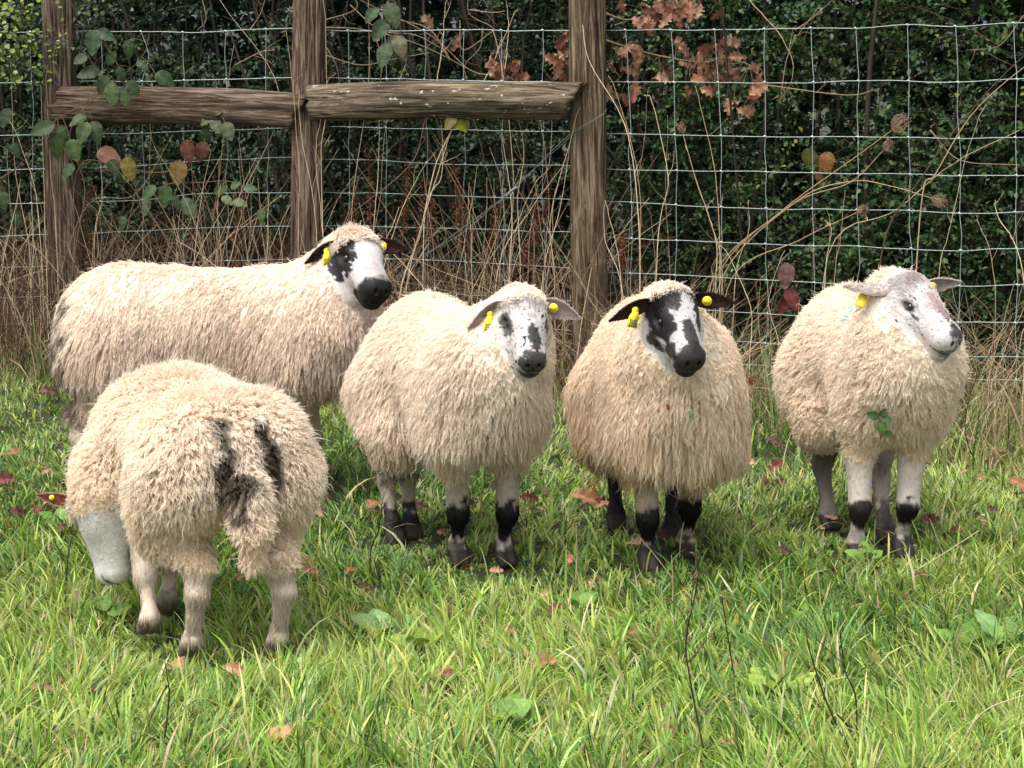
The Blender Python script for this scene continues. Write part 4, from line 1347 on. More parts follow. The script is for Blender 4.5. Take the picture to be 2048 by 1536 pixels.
# ------------------------------------------------------------------ dead stems of the undergrowth
def build_thicket():
    r = np.random.default_rng(21)
    def stems(n, x0, x1, hmin, hmax, offs, tones, rad, wild, seed):
        x = r.uniform(x0, x1, n)
        y = fence_y(x) - r.normal(offs[0], offs[1], n)
        a = np.c_[x, y, np.zeros(n)]
        h = r.uniform(hmin, hmax, n) * (1 + .35 * vnoise(a, 2.2, seed))
        k = 9; t = np.linspace(0, 1, k)
        lean = r.normal(0, .38 * wild, (n, 2)); bow = r.normal(0, .5 * wild, (n, 2))
        P_ = a[:, None] + np.stack([(lean[:, :1] * t + bow[:, :1] * t ** 2) * h[:, None], (lean[:, 1:] * t + bow[:, 1:] * t ** 2) * h[:, None] * .5,
                                    h[:, None] * (t - .28 * np.abs(bow).sum(1)[:, None] * t ** 2)], -1)
        kink = np.cumsum(r.normal(0, .012 * wild, (n, k, 3)), 1); kink[:, 0] = 0
        P_ = P_ + kink * [1, .6, .5]
        v, q = tubes(P_, rad * r.uniform(.5, 1.3, (n, 1)) * np.linspace(1, .35, k)[None], 3)
        T = np.array(tones)
        c = np.repeat(T[r.integers(0, len(T), n)] * r.uniform(.6, 1.3, (n, 1)), k * 3, axis=0)
        return v, q, c
    straw = [[.58, .46, .30], [.48, .36, .22], [.34, .23, .14]]
    rust = [[.11, .045, .03], [.07, .035, .025], [.15, .08, .05], [.24, .15, .09]]
    V, Fs, C = merge([stems(2600, -2.4, .2, .25, .66, (-.05, .22), rust, .0017, 1.0, 3), stems(640, -2.4, .25, .3, .8, (.02, .18), straw, .0022, .5, 4),
                      stems(260, -.9, .2, .35, .8, (-.1, .15), rust, .0018, .6, 5)])
    o = obj("dead_undergrowth", mesh("dead_undergrowth", V, Fs, C), M_STRAW)
    tag(o, "dense tangle of reddish brown dead stems below the wooden rails", "undergrowth", kind='stuff')
    V, Fs, C = merge([stems(1100, .2, 2.4, .15, .55, (.0, .2), straw, .0016, .9, 6), stems(330, .2, 2.4, .2, .5, (-.05, .2), rust, .0014, 1.0, 7)])
    o = obj("dead_undergrowth", mesh("dead_undergrowth", V, Fs, C), M_STRAW)
    tag(o, "thin straw coloured dead stems along the foot of the netting on the right", "undergrowth", kind='stuff')
build_thicket()

# ------------------------------------------------------------------ single tall stalks against the fence
STALKS = [  # pixel path of the photograph, base first; tone 0 pale straw 1 tan 2 dark; radius in mm
 ([(28, 560), (22, 420), (15, 300)], 1, 1.6), ([(60, 700), (58, 500), (30, 330), (18, 90)], 0, 1.6), ([(95, 600), (90, 420), (82, 170)], 0, 1.9),
 ([(75, 430), (40, 300), (5, 220)], 0, 1.8), ([(112, 450), (103, 330), (95, 130)], 0, 1.5), ([(188, 480), (205, 400), (195, 290), (180, 170)], 0, 1.6),
 ([(225, 540), (290, 430), (305, 260)], 1, 1.5), ([(330, 560), (350, 430), (300, 250)], 1, 1.5), ([(385, 560), (397, 420), (418, 290)], 0, 2.4),
 ([(440, 560), (430, 450), (445, 330), (468, 90)], 1, 1.6), ([(520, 540), (500, 430), (480, 260)], 1, 1.4), ([(95, 640), (170, 415), (270, 388), (345, 270)], 1, 1.3),
 ([(430, 540), (455, 440), (560, 200), (440, 0)], 0, 1.5), ([(598, 520), (600, 350), (590, 170), (575, 30)], 1, 1.6), ([(640, 560), (625, 400), (600, 260), (598, 180)], 0, 1.7),
 ([(646, 470), (642, 300), (652, 200), (646, 0)], 0, 1.8), ([(650, 540), (640, 420), (630, 300), (655, 170)], 0, 1.6), ([(700, 560), (705, 400), (735, 180), (737, 0)], 1, 1.6),
 ([(745, 520), (757, 340), (765, 70)], 0, 1.5), ([(738, 540), (760, 400), (775, 230), (815, 110)], 0, 1.4), ([(760, 580), (790, 450), (835, 350), (872, 300)], 0, 1.8),
 ([(800, 590), (838, 470), (872, 330), (915, 240)], 0, 3.6), ([(812, 585), (846, 440), (880, 330), (905, 245)], 0, 2.6), ([(850, 440), (880, 350), (880, 238)], 0, 2.0),
 ([(872, 170), (885, 90), (893, 0)], 0, 2.0), ([(1000, 540), (1025, 420), (1020, 300), (1005, 170), (985, 60)], 0, 2.0), ([(1018, 560), (1024, 430), (1015, 340), (1000, 240)], 0, 2.4),
 ([(1040, 520), (1036, 400), (1050, 300), (1035, 230)], 0, 1.9), ([(960, 180), (985, 130), (1035, 20)], 0, 2.0), ([(1005, 170), (1015, 80), (1012, 0)], 0, 1.7),
 ([(1090, 560), (1100, 420), (1095, 320), (1080, 220)], 0, 1.7), ([(1110, 560), (1102, 440), (1140, 300), (1160, 215)], 1, 2.2), ([(1025, 500), (1062, 380), (1092, 330), (1098, 230)], 0, 1.8),
 ([(995, 540), (1060, 420), (1130, 330)], 0, 2.0), ([(1085, 560), (1120, 420), (1150, 240)], 0, 2.0), ([(1280, 575), (1277, 440), (1262, 310), (1238, 230), (1180, 130), (1165, 50)], 0, 2.1),
 ([(1280, 560), (1278, 380), (1258, 280), (1216, 150)], 1, 1.5), ([(1310, 560), (1320, 430), (1335, 350), (1300, 200), (1288, 190)], 0, 1.9), ([(1262, 470), (1290, 300), (1298, 175)], 1, 1.4),
 ([(1432, 560), (1430, 480), (1404, 400), (1370, 290)], 0, 2.1), ([(1440, 555), (1432, 380), (1410, 260), (1390, 170)], 1, 1.7), ([(1340, 560), (1330, 380), (1335, 230)], 1, 1.3),
 ([(1650, 560), (1662, 470), (1650, 440)], 0, 1.8), ([(1668, 560), (1680, 480), (1690, 380)], 1, 1.4), ([(1472, 560), (1500, 460), (1498, 400)], 0, 1.4),
 ([(1765, 500), (1850, 345), (1960, 200), (2060, 100)], 2, 3.0), ([(1840, 420), (1872, 345), (1950, 220), (2060, 120)], 1, 2.4), ([(1660, 500), (1790, 420), (1900, 330), (2040, 260)], 0, 1.8),
 ([(1880, 560), (1900, 470), (1930, 350), (1972, 210)], 0, 1.6), ([(1990, 560), (1960, 450), (1950, 440)], 1, 1.4), ([(1500, 0), (1560, 70), (1582, 140), (1560, 200)], 1, 1.6),
 ([(2048, 560), (1995, 430), (1990, 400)], 0, 1.8), ([(1240, 560), (1215, 430), (1208, 400)], 0, 1.7), ([(1920, 1040), (1935, 900), (1990, 700), (2030, 560)], 1, 1.8), ([(1985, 950), (1975, 800), (1985, 640)], 1, 1.5),
 ([(1250, 590), (1215, 480), (1212, 400)], 0, 1.6), ([(1500, 700), (1500, 620), (1470, 540), (1440, 490)], 0, 1.7), ([(1530, 760), (1515, 640), (1520, 560)], 1, 1.5),
 ([(1150, 780), (1175, 690), (1195, 600)], 0, 1.7), ([(1120, 760), (1130, 640), (1122, 560)], 1, 1.5), ([(1560, 700), (1540, 600), (1570, 500)], 0, 1.5)]
TONES = [(.68, .54, .36), (.50, .36, .22), (.13, .085, .05)]
for i, (pp, tone, rad) in enumerate(STALKS):
    r = np.random.default_rng(900 + i)
    off = float(r.choice([-.10, -.05, .09, .13])) if pp[0][1] < 585 and i not in (13, 14, 15, 16, 35) else .15
    pts = [FP(u, v, off) for u, v in pp]
    b = pts[0].copy()
    if b[2] > .02 and pp[0][1] > 380:
        pts = [np.array([b[0] + (pts[0] - pts[1])[0] * .2, b[1], -.02])] + pts
    base = pts[0]
    pth = smooth_path(pts, 26) - base
    pth[1:-1] += .0025 * r.normal(size=(24, 3)).cumsum(0) * .35
    rr = rad / 1000 * .8 * np.linspace(1.1, .5, 26)
    rr[[8, 15]] *= 1.35
    parts = [(*tubes(pth[None], rr[None], 5), np.array(TONES[tone]) * r.uniform(.85, 1.1))]
    for k in range(r.integers(1, 4)):         # short side twigs
        j = int(r.integers(10, 22)); a = pth[j]
        d = unit(np.array([r.normal(0, .6), r.normal(0, .2), .8])) * r.uniform(.03, .09)
        parts.append((*tubes(smooth_path([a, a + d * .5 + r.normal(0, .004, 3), a + d], 6)[None], np.linspace(rr[j] * .7, .0003, 6)[None], 3), np.array(TONES[tone]) * .9))
    V, Fs, C = merge(parts)
    o = obj("dry_stalk", mesh("dry_stalk", V, Fs, C), M_STRAW, loc=tuple(base))
    u0, u1, v1 = pp[0][0], pp[-1][0], pp[-1][1]
    where = ("left of the left post" if u1 < 85 else "against the left post" if u1 < 150 else "in the left fence bay" if u1 < 560 else "against the middle post" if u1 < 670 else "just right of the middle post" if u1 < 800 else
             "under the middle log" if u1 < 960 else "under the right part of the log" if u1 < 1120 else "beside the right post" if u1 < 1240 else "below the oak leaves" if u1 < 1450 else "above the patched sheep" if u1 < 1600 else "at the right of the netting")
    form = ("leaning left" if u1 < u0 - 35 else "leaning right" if u1 > u0 + 35 else "upright")
    reach = ("reaching the frame top" if v1 < 60 else "reaching above the rails" if v1 < 165 else "ending at rail height" if v1 < 262 else "ending below the rails")
    tag(o, "%s%s stalk %s %s, %s" % ("stout " if rad > 3.2 else "thick " if rad > 2.2 else "", ("pale", "tan", "dark brown")[tone], form, where, reach), "dead stalk", "dead stalks along the fence")

# wild carrot seed heads on long bent stems
UMB = [([(1425, 560), (1560, 425), (1700, 322), (1782, 262)], 34, "highest and largest bristly brown seed head on a long slanting stem"),
       ([(1432, 560), (1580, 412), (1700, 365), (1766, 302)], 20, "small brown seed head just below the largest one, on a branched stem"),
       ([(1440, 565), (1590, 405), (1700, 363), (1780, 372), (1862, 396)], 26, "drooping brown seed head at the end of an arching stem, right"),
       ([(1460, 565), (1600, 480), (1712, 426)], 20, "small dried seed head low on the netting above the white-faced sheep"),
       ([(1445, 560), (1420, 440), (1395, 370), (1366, 268)], 17, "pale dried flower head on an upright forked stem near the oak leaves")]
for i, (pp, sz, lab) in enumerate(UMB):
    r = np.random.default_rng(950 + i)
    pts = [FP(u, v, .07) for u, v in pp]
    base = np.array([pts[0][0] - .03, pts[0][1] + .02, -.02])
    root = empty("seed_head_plant", tuple(base), lab, "seed head", "dried wild carrot seed heads")
    pth = smooth_path([base] + pts, 30) - base
    v, q = tubes(pth[None], np.linspace(.0021, .0011, 30)[None], 5)
    obj("stem", mesh("stem", v, [q], np.broadcast_to((.42, .30, .17), (len(v), 3))), M_STRAW, root)
    tip = pth[-1]; d = unit(pth[-1] - pth[-4]); R_ = sz / F_PX * 6.2
    rays = []
    for k in range(34):
        s = unit(r.normal(size=3)); s = unit(s - d * (s @ d))
        a = r.uniform(.1, 1)
        rays.append(smooth_path([tip, tip + d * R_ * .5 + s * R_ * .55 * a, tip + d * R_ * (1.1 - .1 * a) + s * R_ * .45 * a], 6))
    parts = [(*tubes(np.array(rays), .0006, 3), (.30, .20, .13))]
    for k in rays:
        for _ in range(3):
            c = k[-1] + r.normal(0, .0035, 3); e = c + r.normal(0, .004, 3)
            parts.append((*tubes(np.array([[c, (c + e) / 2, e]]), np.array([[.0004, .0013, .0003]]), 4), np.array((.20, .13, .09)) * r.uniform(.6, 1.4)))
    V, Fs, C = merge(parts)
    obj("umbel", mesh("umbel", V, Fs, C), M_STRAW, root)

# rusty dock stems with seeds
for i, (u, v0, v1) in enumerate([(742, 520, 300), (805, 500, 330), (830, 540, 360), (862, 520, 395), (920, 540, 345), (938, 520, 330), (975, 545, 420), (1045, 560, 420), (1066, 520, 350), (700, 520, 380), (470, 520, 380), (165, 560, 370), (1245, 560, 470)]):
    r = np.random.default_rng(980 + i)
    lean = r.normal(0, 14)
    pts = [FP(u, v0, .02), FP(u + lean * .4, (v0 + v1) / 2, .02), FP(u + lean, v1, .02)]
    base = np.array([pts[0][0], pts[0][1], -.02])
    root = empty("dock_plant", tuple(base), ("%s rusty dock stem crusted with brown seeds " % ("tall" if v1 < 350 else "short" if v1 > 400 else "middling")) + ("among the undergrowth left of the right post" if u < 1150 else "just right of the right post"), "dock plant", "dead dock stems" if u < 1150 else None)
    pth = smooth_path([base] + pts, 22) - base
    v, q = tubes(pth[None], np.linspace(.0024, .001, 22)[None], 4)
    obj("stem", mesh("stem", v, [q], np.broadcast_to((.16, .07, .04), (len(v), 3))), M_STRAW, root)
    n = 260
    j = r.integers(9, 22, n)
    c = pth[j] + r.normal(0, .008, (n, 3))
    R_ = rot_to(r.normal(size=(n, 3)), r.normal(size=(n, 3)))
    V, Fs, C = bake(*leaf_simple(.3, .9), R_, r.uniform(.004, .009, n), c, np.array((.17, .065, .035)) * r.uniform(.5, 1.5, (n, 1)))
    obj("seeds", mesh("seeds", V, Fs, C, smooth=False), M_STRAW, root)['kind'] = 'stuff'

# ------------------------------------------------------------------ bramble with big leaves on the left post and rail
def leaf_object(name, tmpl, p, d, up, size, color, mat, parent, base, label=None, seed=0):
    tv, tf = tmpl
    R_ = rot_to(np.array([d]), np.array([up]))[0]
    v = (tv * size) @ R_.T + (np.array(p) - base)
    r = np.random.default_rng(seed)
    n = len(tv)
    mid = np.exp(-(tv[:, 1] / .03) ** 2) * .25
    vein = .10 * (np.sin(tv[:, 0] * 34 + np.abs(tv[:, 1]) * 22) > .6)
    c = np.array(color)[None] * (1 + mid + vein + .18 * vnoise(tv, 4, seed))[:, None]
    edge = sst(np.abs(tv[:, 1]), .20, .36)[:, None]
    c = c * (1 - .18 * edge)
    o = obj(name, mesh(name, v, tf, np.clip(c, 0, 1)), mat, parent)
    if label: o['label'] = label
    return o

GL, GD, RB, YO, PB = (.10, .155, .045), (.055, .10, .035), (.22, .075, .05), (.33, .24, .05), (.50, .24, .15)
BR = [  # (stem pixel path, leaves (u, v, half size px, tone, droop angle deg from straight down, clockwise))
 ([(150, 520), (170, 380), (140, 270), (185, 200), (280, 120), (300, 60)], "large-leaved bramble spray lying over the left end of the left rail",
  [(205, 168, 20, GD, -30), (224, 188, 24, GL, 0), (250, 192, 20, GL, 10), (266, 176, 19, GD, 40), (176, 145, 24, GD, -70), (256, 97, 18, GD, -10), (186, 85, 26, (.10, .17, .08), 5), (212, 70, 20, (.09, .16, .07), 60), (330, 158, 23, GD, 60), (160, 118, 16, GD, -60), (242, 150, 17, GD, 20), (222, 115, 17, GD, 150), (285, 130, 15, GD, 60)]),
 ([(-40, 420), (40, 330), (100, 250), (170, 205), (200, 170)], "bramble spray with broad toothed leaves against the left post",
  [(84, 257, 26, GD, -80), (112, 290, 27, GL, -10), (128, 264, 17, GD, 40), (155, 240, 20, GL, -60), (166, 265, 24, GL, -20), (190, 262, 24, GD, 20), (148, 300, 24, GL, 20), (135, 342, 19, GD, -40), (10, 235, 22, GD, -20), (30, 300, 17, GD, 30), (5, 400, 20, GD, 10), (35, 440, 16, GD, 40)]),
 ([(150, 360), (230, 330), (300, 345), (370, 330), (430, 250), (450, 210)], "bramble stem carrying pinkish brown and yellowed leaves below the left rail",
  [(218, 312, 28, PB, 80), (228, 334, 18, GL, 20), (258, 338, 25, YO, 15), (376, 303, 24, RB, 8), (404, 302, 21, (.20, .09, .05), -15), (356, 345, 26, (.30, .17, .05), 0), (412, 240, 15, (.16, .19, .09), -50), (432, 250, 18, (.15, .19, .09), 40), (456, 262, 20, (.16, .20, .11), 15), (410, 272, 16, GD, -10), (464, 205, 12, GL, 160), (438, 222, 12, GL, 120)]),
 ([(200, 560), (250, 450), (320, 375), (400, 365), (480, 370), (560, 450)], "low bramble runner with fresh green toothed leaves under the left rail",
  [(298, 385, 19, (.07, .14, .035), -40), (330, 392, 24, (.08, .15, .04), 0), (292, 414, 18, (.09, .13, .07), -10), (378, 416, 24, (.11, .16, .08), 35), (352, 405, 15, (.07, .12, .04), 10), (440, 378, 17, (.07, .12, .03), -60), (455, 400, 15, (.12, .17, .05), 50), (480, 405, 16, (.12, .17, .05), 70), (522, 432, 16, GL, 0), (500, 376, 14, (.10, .15, .07), 90), (245, 445, 14, GD, 0), (470, 370, 12, (.12, .16, .06), 120)]),
 ([(760, 160), (775, 100), (800, 70), (790, 0)], "broad pale green leaves on a twig right of the middle post",
  [(795, 95, 30, (.11, .15, .08), 35), (768, 110, 26, (.10, .14, .07), -20), (785, 28, 26, (.11, .15, .08), 30), (760, 60, 24, (.08, .12, .06), -30), (800, 92, 22, (.28, .26, .16), 10), (742, 30, 18, GD, -40)]),
 ([(900, 250), (905, 240), (915, 235)], "pair of yellow leaves hanging just under the mossy log", [(918, 248, 20, (.38, .40, .03), 50), (900, 245, 17, (.32, .27, .08), -40), (930, 250, 14, (.40, .42, .07), 10)]),
 ([(1625, 540), (1630, 420), (1620, 330)], "two large fading leaves deep in the hedge behind the netting", [(1622, 322, 26, (.16, .17, .03), 20), (1652, 325, 22, (.22, .10, .02), -25), (1640, 352, 16, (.16, .07, .015), 0)]),
 ([(1560, 650), (1575, 580), (1570, 540)], "purplish brown leaves at the netting beside the white-faced sheep", [(1572, 552, 24, (.28, .15, .13), 5), (1585, 598, 22, (.20, .05, .04), 20), (1568, 612, 18, (.18, .05, .04), -40)]),
]
OV = [ovate_template(i, .30 + .025 * (i % 3)) for i in range(5)]
for i, (st, lab, lvs) in enumerate(BR):
    r = np.random.default_rng(700 + i)
    off = -.22 if i in (6,) else (.20 if i in (0, 1) else .12)
    pts = [FP(u, v, off) for u, v in st]
    if st[0][1] > 350: base = np.array([pts[0][0], pts[0][1], 0.0]); pts = [base] + pts
    else: base = pts[0]
    root = empty("bramble" if i < 4 else "leafy_twig", tuple(base), lab, "bramble" if i < 4 else "twig")
    pth = smooth_path(pts, 40)
    v, q = tubes((pth - base)[None], np.linspace(.0026, .0012, 40)[None], 5)
    obj("stem", mesh("stem", v, [q], np.broadcast_to((.16, .10, .06), (len(v), 3))), M_STRAW, root)
    stalks = []
    for k, (u, v, hsz, tone, ang) in enumerate(lvs):
        c = FP(u, v, off + .02 + r.uniform(-.01, .03))
        size = 2 * hsz / F_PX * 6.6
        a = math.radians(ang)
        d = unit(np.array([-math.sin(a) * -1, -.35, -math.cos(a)]) + r.normal(0, .08, 3))
        up = unit(np.array([0, -1.0, .55]) + r.normal(0, .18, 3))
        p0 = c - d * size * .5
        j = int(np.argmin(np.linalg.norm(pth - p0, axis=1)))
        stalks.append(smooth_path([pth[j], (pth[j] + p0) / 2 + np.array([0, -.005, .008]), p0], 6) - base)
        leaf_object("leaf", OV[int(r.integers(0, 5))], p0, d, up, size, np.array(tone) * (.5 if i < 7 else .45) * r.uniform(.75, 1.25), M_BRAMBLE, root, base, seed=700 + i * 20 + k)
    v, q = tubes(np.array(stalks), .0009, 4)
    obj("leaf_stalks", mesh("leaf_stalks", v, [q], np.broadcast_to((.15, .12, .05), (len(v), 3))), M_STRAW, root)

# ------------------------------------------------------------------ oak branches with withered leaves
def crop3(l): return [(1200 + x / 2.415, y / 2.415) for x, y in l]
def crop2(l): return [(560 + x / 2.926, y / 2.926) for x, y in l]
OAK = [([(1195, 20), (1260, 40), (1330, 10), (1380, -30)], "cluster of withered brown oak leaves at the frame top, right of the right post",
        crop3([(105, 30), (95, 50), (215, 95), (270, 80), (300, 40), (350, 20), (400, 20), (440, 30), (480, 50), (570, 70), (330, 60), (385, 110), (250, 60), (260, 110), (180, 110), (230, 30), (300, 5), (370, 70), (400, 60), (235, 125), (320, 95), (280, 20), (470, 15)])),
       ([(1180, 70), (1290, 105), (1400, 125), (1450, 115), (1500, 130)], "oak branch of withered orange-brown leaves hanging behind the top netting squares",
        crop3([(100, 250), (130, 235), (175, 240), (35, 360), (180, 370), (150, 460), (175, 420), (110, 320), (45, 460), (410, 240), (395, 225), (310, 340), (350, 350), (320, 370), (440, 440), (450, 320), (510, 280), (540, 240), (590, 220), (640, 200), (600, 320), (560, 370), (640, 350), (550, 420), (600, 390), (640, 480), (760, 330), (770, 430), (725, 530), (490, 370), (470, 330), (520, 340), (420, 460), (620, 290), (530, 440), (655, 270), (440, 300), (700, 540), (620, 510), (765, 360), (185, 270), (150, 340), (60, 340), (20, 450), (290, 380), (580, 250), (560, 330), (745, 440), (130, 480), (480, 300)])),
       ([(1180, 70), (1130, 110), (1100, 140)], "few withered oak leaves showing left of the right post above the log",
        crop2([(1650, 240), (1660, 210), (1640, 330), (1630, 400), (1640, 440), (1600, 350), (1660, 270), (1690, 380)])),
       ([(1045, 170), (1010, 150), (985, 130)], "small bunch of withered oak leaves just above the middle of the log",
        crop2([(1250, 400), (1290, 430), (1350, 390), (1380, 430), (1320, 470), (1240, 350), (1250, 450), (1370, 380), (1410, 460), (1330, 420)])),
       ([(900, 120), (860, 60), (800, 40)], "three lone withered leaves scattered on bare twigs above the log", crop2([(870, 120), (560, 240), (1030, 250)]))]
OT = [oak_template(40 + i, .25 + .12 * (i % 3)) for i in range(7)]
for i, (st, lab, lv) in enumerate(OAK):
    r = np.random.default_rng(800 + i)
    off = -.10
    base = FP(st[0][0], st[0][1], off)
    root = empty("oak_branch", tuple(base), lab, "oak branch")
    pth = smooth_path([FP(u, v, off - .02) for u, v in st], 30)
    tw = [pth]
    rad = [np.linspace(.004, .0015, 30)]
    for k, (u, v) in enumerate(lv):
        c = FP(u, v, off + r.uniform(-.06, .05))
        size = r.uniform(.048, .075)
        d = unit(np.array([r.normal(0, .75), r.normal(-.1, .45), -.55 + r.normal(0, .5)]))
        up = unit(np.array([r.normal(0, .6), -1.0, r.normal(.3, .5)]))
        tone = np.array([(.24, .105, .058), (.35, .17, .10), (.15, .062, .038), (.46, .27, .175)][int(r.integers(0, 4))]) * r.uniform(.8, 1.15)
        p0 = c - d * size * .5
        leaf_object("leaf", OT[int(r.integers(0, 7))], p0, d, up, size, tone, M_DEADLEAF, root, base, seed=800 + i * 60 + k)
        j = int(np.argmin(np.linalg.norm(pth - p0, axis=1)))
        tw.append(smooth_path([pth[j], (pth[j] + p0) / 2 + r.normal(0, .012, 3), p0], 30)); rad.append(np.linspace(.0012, .0006, 30))
    v, q = tubes(np.array(tw) - base, np.array(rad), 4)
    obj("twigs", mesh("twigs", v, [q], np.broadcast_to((.20, .14, .09), (len(v), 3))), M_STRAW, root)

# bare twigs curling above the log
TWL = ["from the middle post's top", "across the top wire right of the middle post", "high between the two upper leaf sprays", "in a loop above the log's middle", "down to the log's middle", "right of the middle post, level with the second wire", "at the frame top above the log",
       "beside the middle post just above the log", "slantwise over the whole upper right bay", "left of the middle post", "at the top of the left bay's centre", "at the top of the left bay near the middle post", "upright right of the oak leaves", "at the frame top right of the oak leaves",
       "sideways along the second wire, right of the oak leaves", "through the oak leaves at the frame top", "at the upper right corner", "under the largest seed head at the right", "among the stalks under the log"]
for i, st in enumerate([[(650, 40), (700, 25), (715, 10), (700, -20)], [(650, 55), (730, 60), (840, 90), (960, 150)], [(700, 10), (760, 60), (830, 70), (880, 95)], [(920, 40), (925, 100), (975, 70), (985, 55), (940, 30), (935, 0)],
                        [(965, 55), (960, 95), (930, 130), (935, 165)], [(650, 110), (720, 130), (790, 118), (860, 105)], [(940, 20), (985, 25), (1010, 22)], [(650, 90), (672, 130), (680, 170)], [(1000, 150), (940, 140), (860, 70), (720, 0)],
                        [(470, 130), (520, 105), (550, 100)], [(405, 0), (412, 40), (395, 60)], [(500, 60), (520, 30), (530, 0)], [(1560, 200), (1580, 100), (1640, 10)], [(1590, 60), (1620, 40), (1665, 0)], [(1530, 170), (1690, 190), (1750, 180)],
                        [(1230, 50), (1280, 35), (1340, 20)], [(2048, 30), (2000, 90), (1940, 100)], [(1860, 260), (1920, 320), (2040, 330)], [(700, 430), (820, 330), (850, 240)]]):
    r = np.random.default_rng(870 + i)
    pts = [FP(u, v, -.16) for u, v in st]
    base = pts[0]
    pth = smooth_path(pts, 24) - base
    parts = [(*tubes(pth[None], np.linspace(.0020, .001, 24)[None], 5), (.30, .21, .14))]
    for k in range(3):
        a = pth[int(r.integers(4, 22))]; e = a + r.normal(0, .045, 3)
        parts.append((*tubes(smooth_path([a, (a + e) / 2 + r.normal(0, .006, 3), e], 6)[None], np.linspace(.001, .0005, 6)[None], 3), (.26, .18, .12)))
    V, Fs, C = merge(parts)
    tag(obj("bare_twig", mesh("bare_twig", V, Fs, C), M_STRAW, loc=tuple(base)), "leafless brown twig curling " + TWL[i], "twig", "bare twigs behind the netting")

# ------------------------------------------------------------------ fallen leaves in the grass
FALL = [(355, 1322, 26, PB, "brown oak leaf lying at the near hind hoof of the grazing sheep"), (467, 1357, 22, PB, "curled pinkish leaf in the grass between the hind legs of the grazing sheep"),
        (555, 1405 - 82, 16, (.16, .05, .035), "dark red leaf beside the grazing sheep's right hind hoof"), (195, 1380, 20, (.10, .02, .02), "dark crimson leaf in the lower left grass"), (130, 1372, 20, (.12, .05, .04), "dull dark leaf left of the crimson one, lower left"),
        (80, 1385, 22, (.30, .15, .08), "narrow brown leaf standing in the far left foreground grass"), (890, 1360, 26, (.33, .14, .08), "broad brown leaf in the mid foreground grass, left of centre"), (1085, 1335, 30, (.34, .17, .08), "long brown dead leaf in the centre foreground"),
        (1110, 1228, 20, (.14, .03, .025), "dark red oak leaf standing in the grass in front of the speckled sheep"), (1015, 1268, 18, (.28, .13, .08), "small tan leaf left of the dark red oak leaf, centre"), (1187, 1166, 15, (.13, .02, .02), "tiny crimson leaf in front of the patched sheep's hooves"),
        (1445, 1503, 26, (.45, .20, .12), "pinkish brown leaf at the bottom edge, right of centre"), (295, 1505, 20, (.36, .18, .12), "brown curled leaf near the bottom edge at left"), (560, 1480, 28, (.50, .28, .14), "light orange-brown leaf near the bottom, below the grazing sheep"),
        (25, 1530, 20, PB, "pinkish leaf at the bottom left corner"), (745, 1018, 22, (.40, .16, .10), "reddish brown leaf by the speckled sheep's hind leg"), (850, 1035, 24, (.42, .22, .15), "pale brown leaf between the legs of the speckled sheep"), (1175, 1005, 30, (.38, .17, .09), "spiky orange-brown leaf between the two middle sheep"),
        (1190, 980, 20, (.25, .08, .05), "dark brown leaf behind the spiky orange one"), (1270, 1105, 20, (.50, .30, .19), "pale curled leaf by the patched sheep's front hoof"), (1555, 935, 22, (.16, .04, .03), "dark leaf in the grass between the two right-hand sheep"), (1495, 925, 16, (.45, .28, .18), "small tan leaf right of the patched sheep's fleece"),
        (1900, 1075, 26, (.22, .07, .04), "reddish leaf in the grass right of the white-faced sheep's hooves"), (2040, 970, 22, (.35, .13, .07), "orange-brown leaf at the right edge, level with the sheep's hooves"), (2020, 940, 20, (.12, .03, .025), "very dark leaf near the right edge"), (1860, 1045, 18, (.12, .03, .03), "small dark red leaf right of the white-faced sheep"),
        (120, 770, 22, (.25, .09, .05), "brown leaf left of the large sheep's rump"), (40, 1030, 22, (.13, .04, .03), "dark leaf at the far left below the grazing sheep's ear"), (100, 1012, 20, (.45, .22, .14), "tan leaf left of the grazing sheep's head"), (480, 1150, 26, (.40, .20, .14), "brown leaf seen between the hind legs of the grazing sheep"),
        (600, 1120, 26, (.25, .10, .07), "dark brown leaf right of the grazing sheep"), (620, 1150, 18, (.36, .15, .1), "small reddish leaf right of the grazing sheep's leg"), (1325, 1420, 12, (.12, .07, .05), "small dark dead leaf low in the right foreground"), (880, 1430, 24, (.08, .045, .03), "dark decayed leaf in the centre foreground"),
        (100, 1470, 24, (.07, .04, .03), "dark decayed leaf in the lower left corner area"), (1460, 1350, 18, (.20, .1, .07), "brown scrap among dark stems, lower right"), (1810, 1210, 14, (.22, .05, .04), "small red leaf in the right foreground grass"), (735, 1178, 22, (.09, .05, .035), "dark crumpled leaf left of the speckled sheep's front hooves"),
        (10, 975, 22, (.16, .05, .04), "dark red leaf at the left edge beside the grazing sheep"), (350, 1200, 18, (.15, .06, .04), "dark leaf under the grazing sheep's belly"), (700, 1140, 18, (.30, .12, .07), "rusty leaf left of the dark crumpled one")]
def fallen(u, v, hsz, tone, lab, r, group=None):
    g = G(u, v, .030)
    g[2] = ground_z(g[0], g[1]) + r.uniform(.034, .052)
    zc = (g - CO) @ FW
    size = 2 * hsz / F_PX * zc * 1.05
    a = r.uniform(0, 2 * math.pi)
    d = unit(np.array([math.cos(a), math.sin(a) * .8, r.normal(0, .18)]))
    up = unit(np.array([r.normal(0, .3), -.75 + r.normal(0, .3), 1.0]))
    tv, tf = OT[int(r.integers(0, 7))]
    o = leaf_object("fallen_leaf", (tv - [.5, 0, 0], tf), np.zeros(3), d, up, size, tone, M_DEADLEAF, None, np.zeros(3), seed=int(r.integers(0, 9999)))
    o.location = tuple(g)
    tag(o, lab, "fallen leaf", group)
r = np.random.default_rng(61)
for u, v, hsz, tone, lab in FALL:
    fallen(u, v, hsz, tone, lab, r)
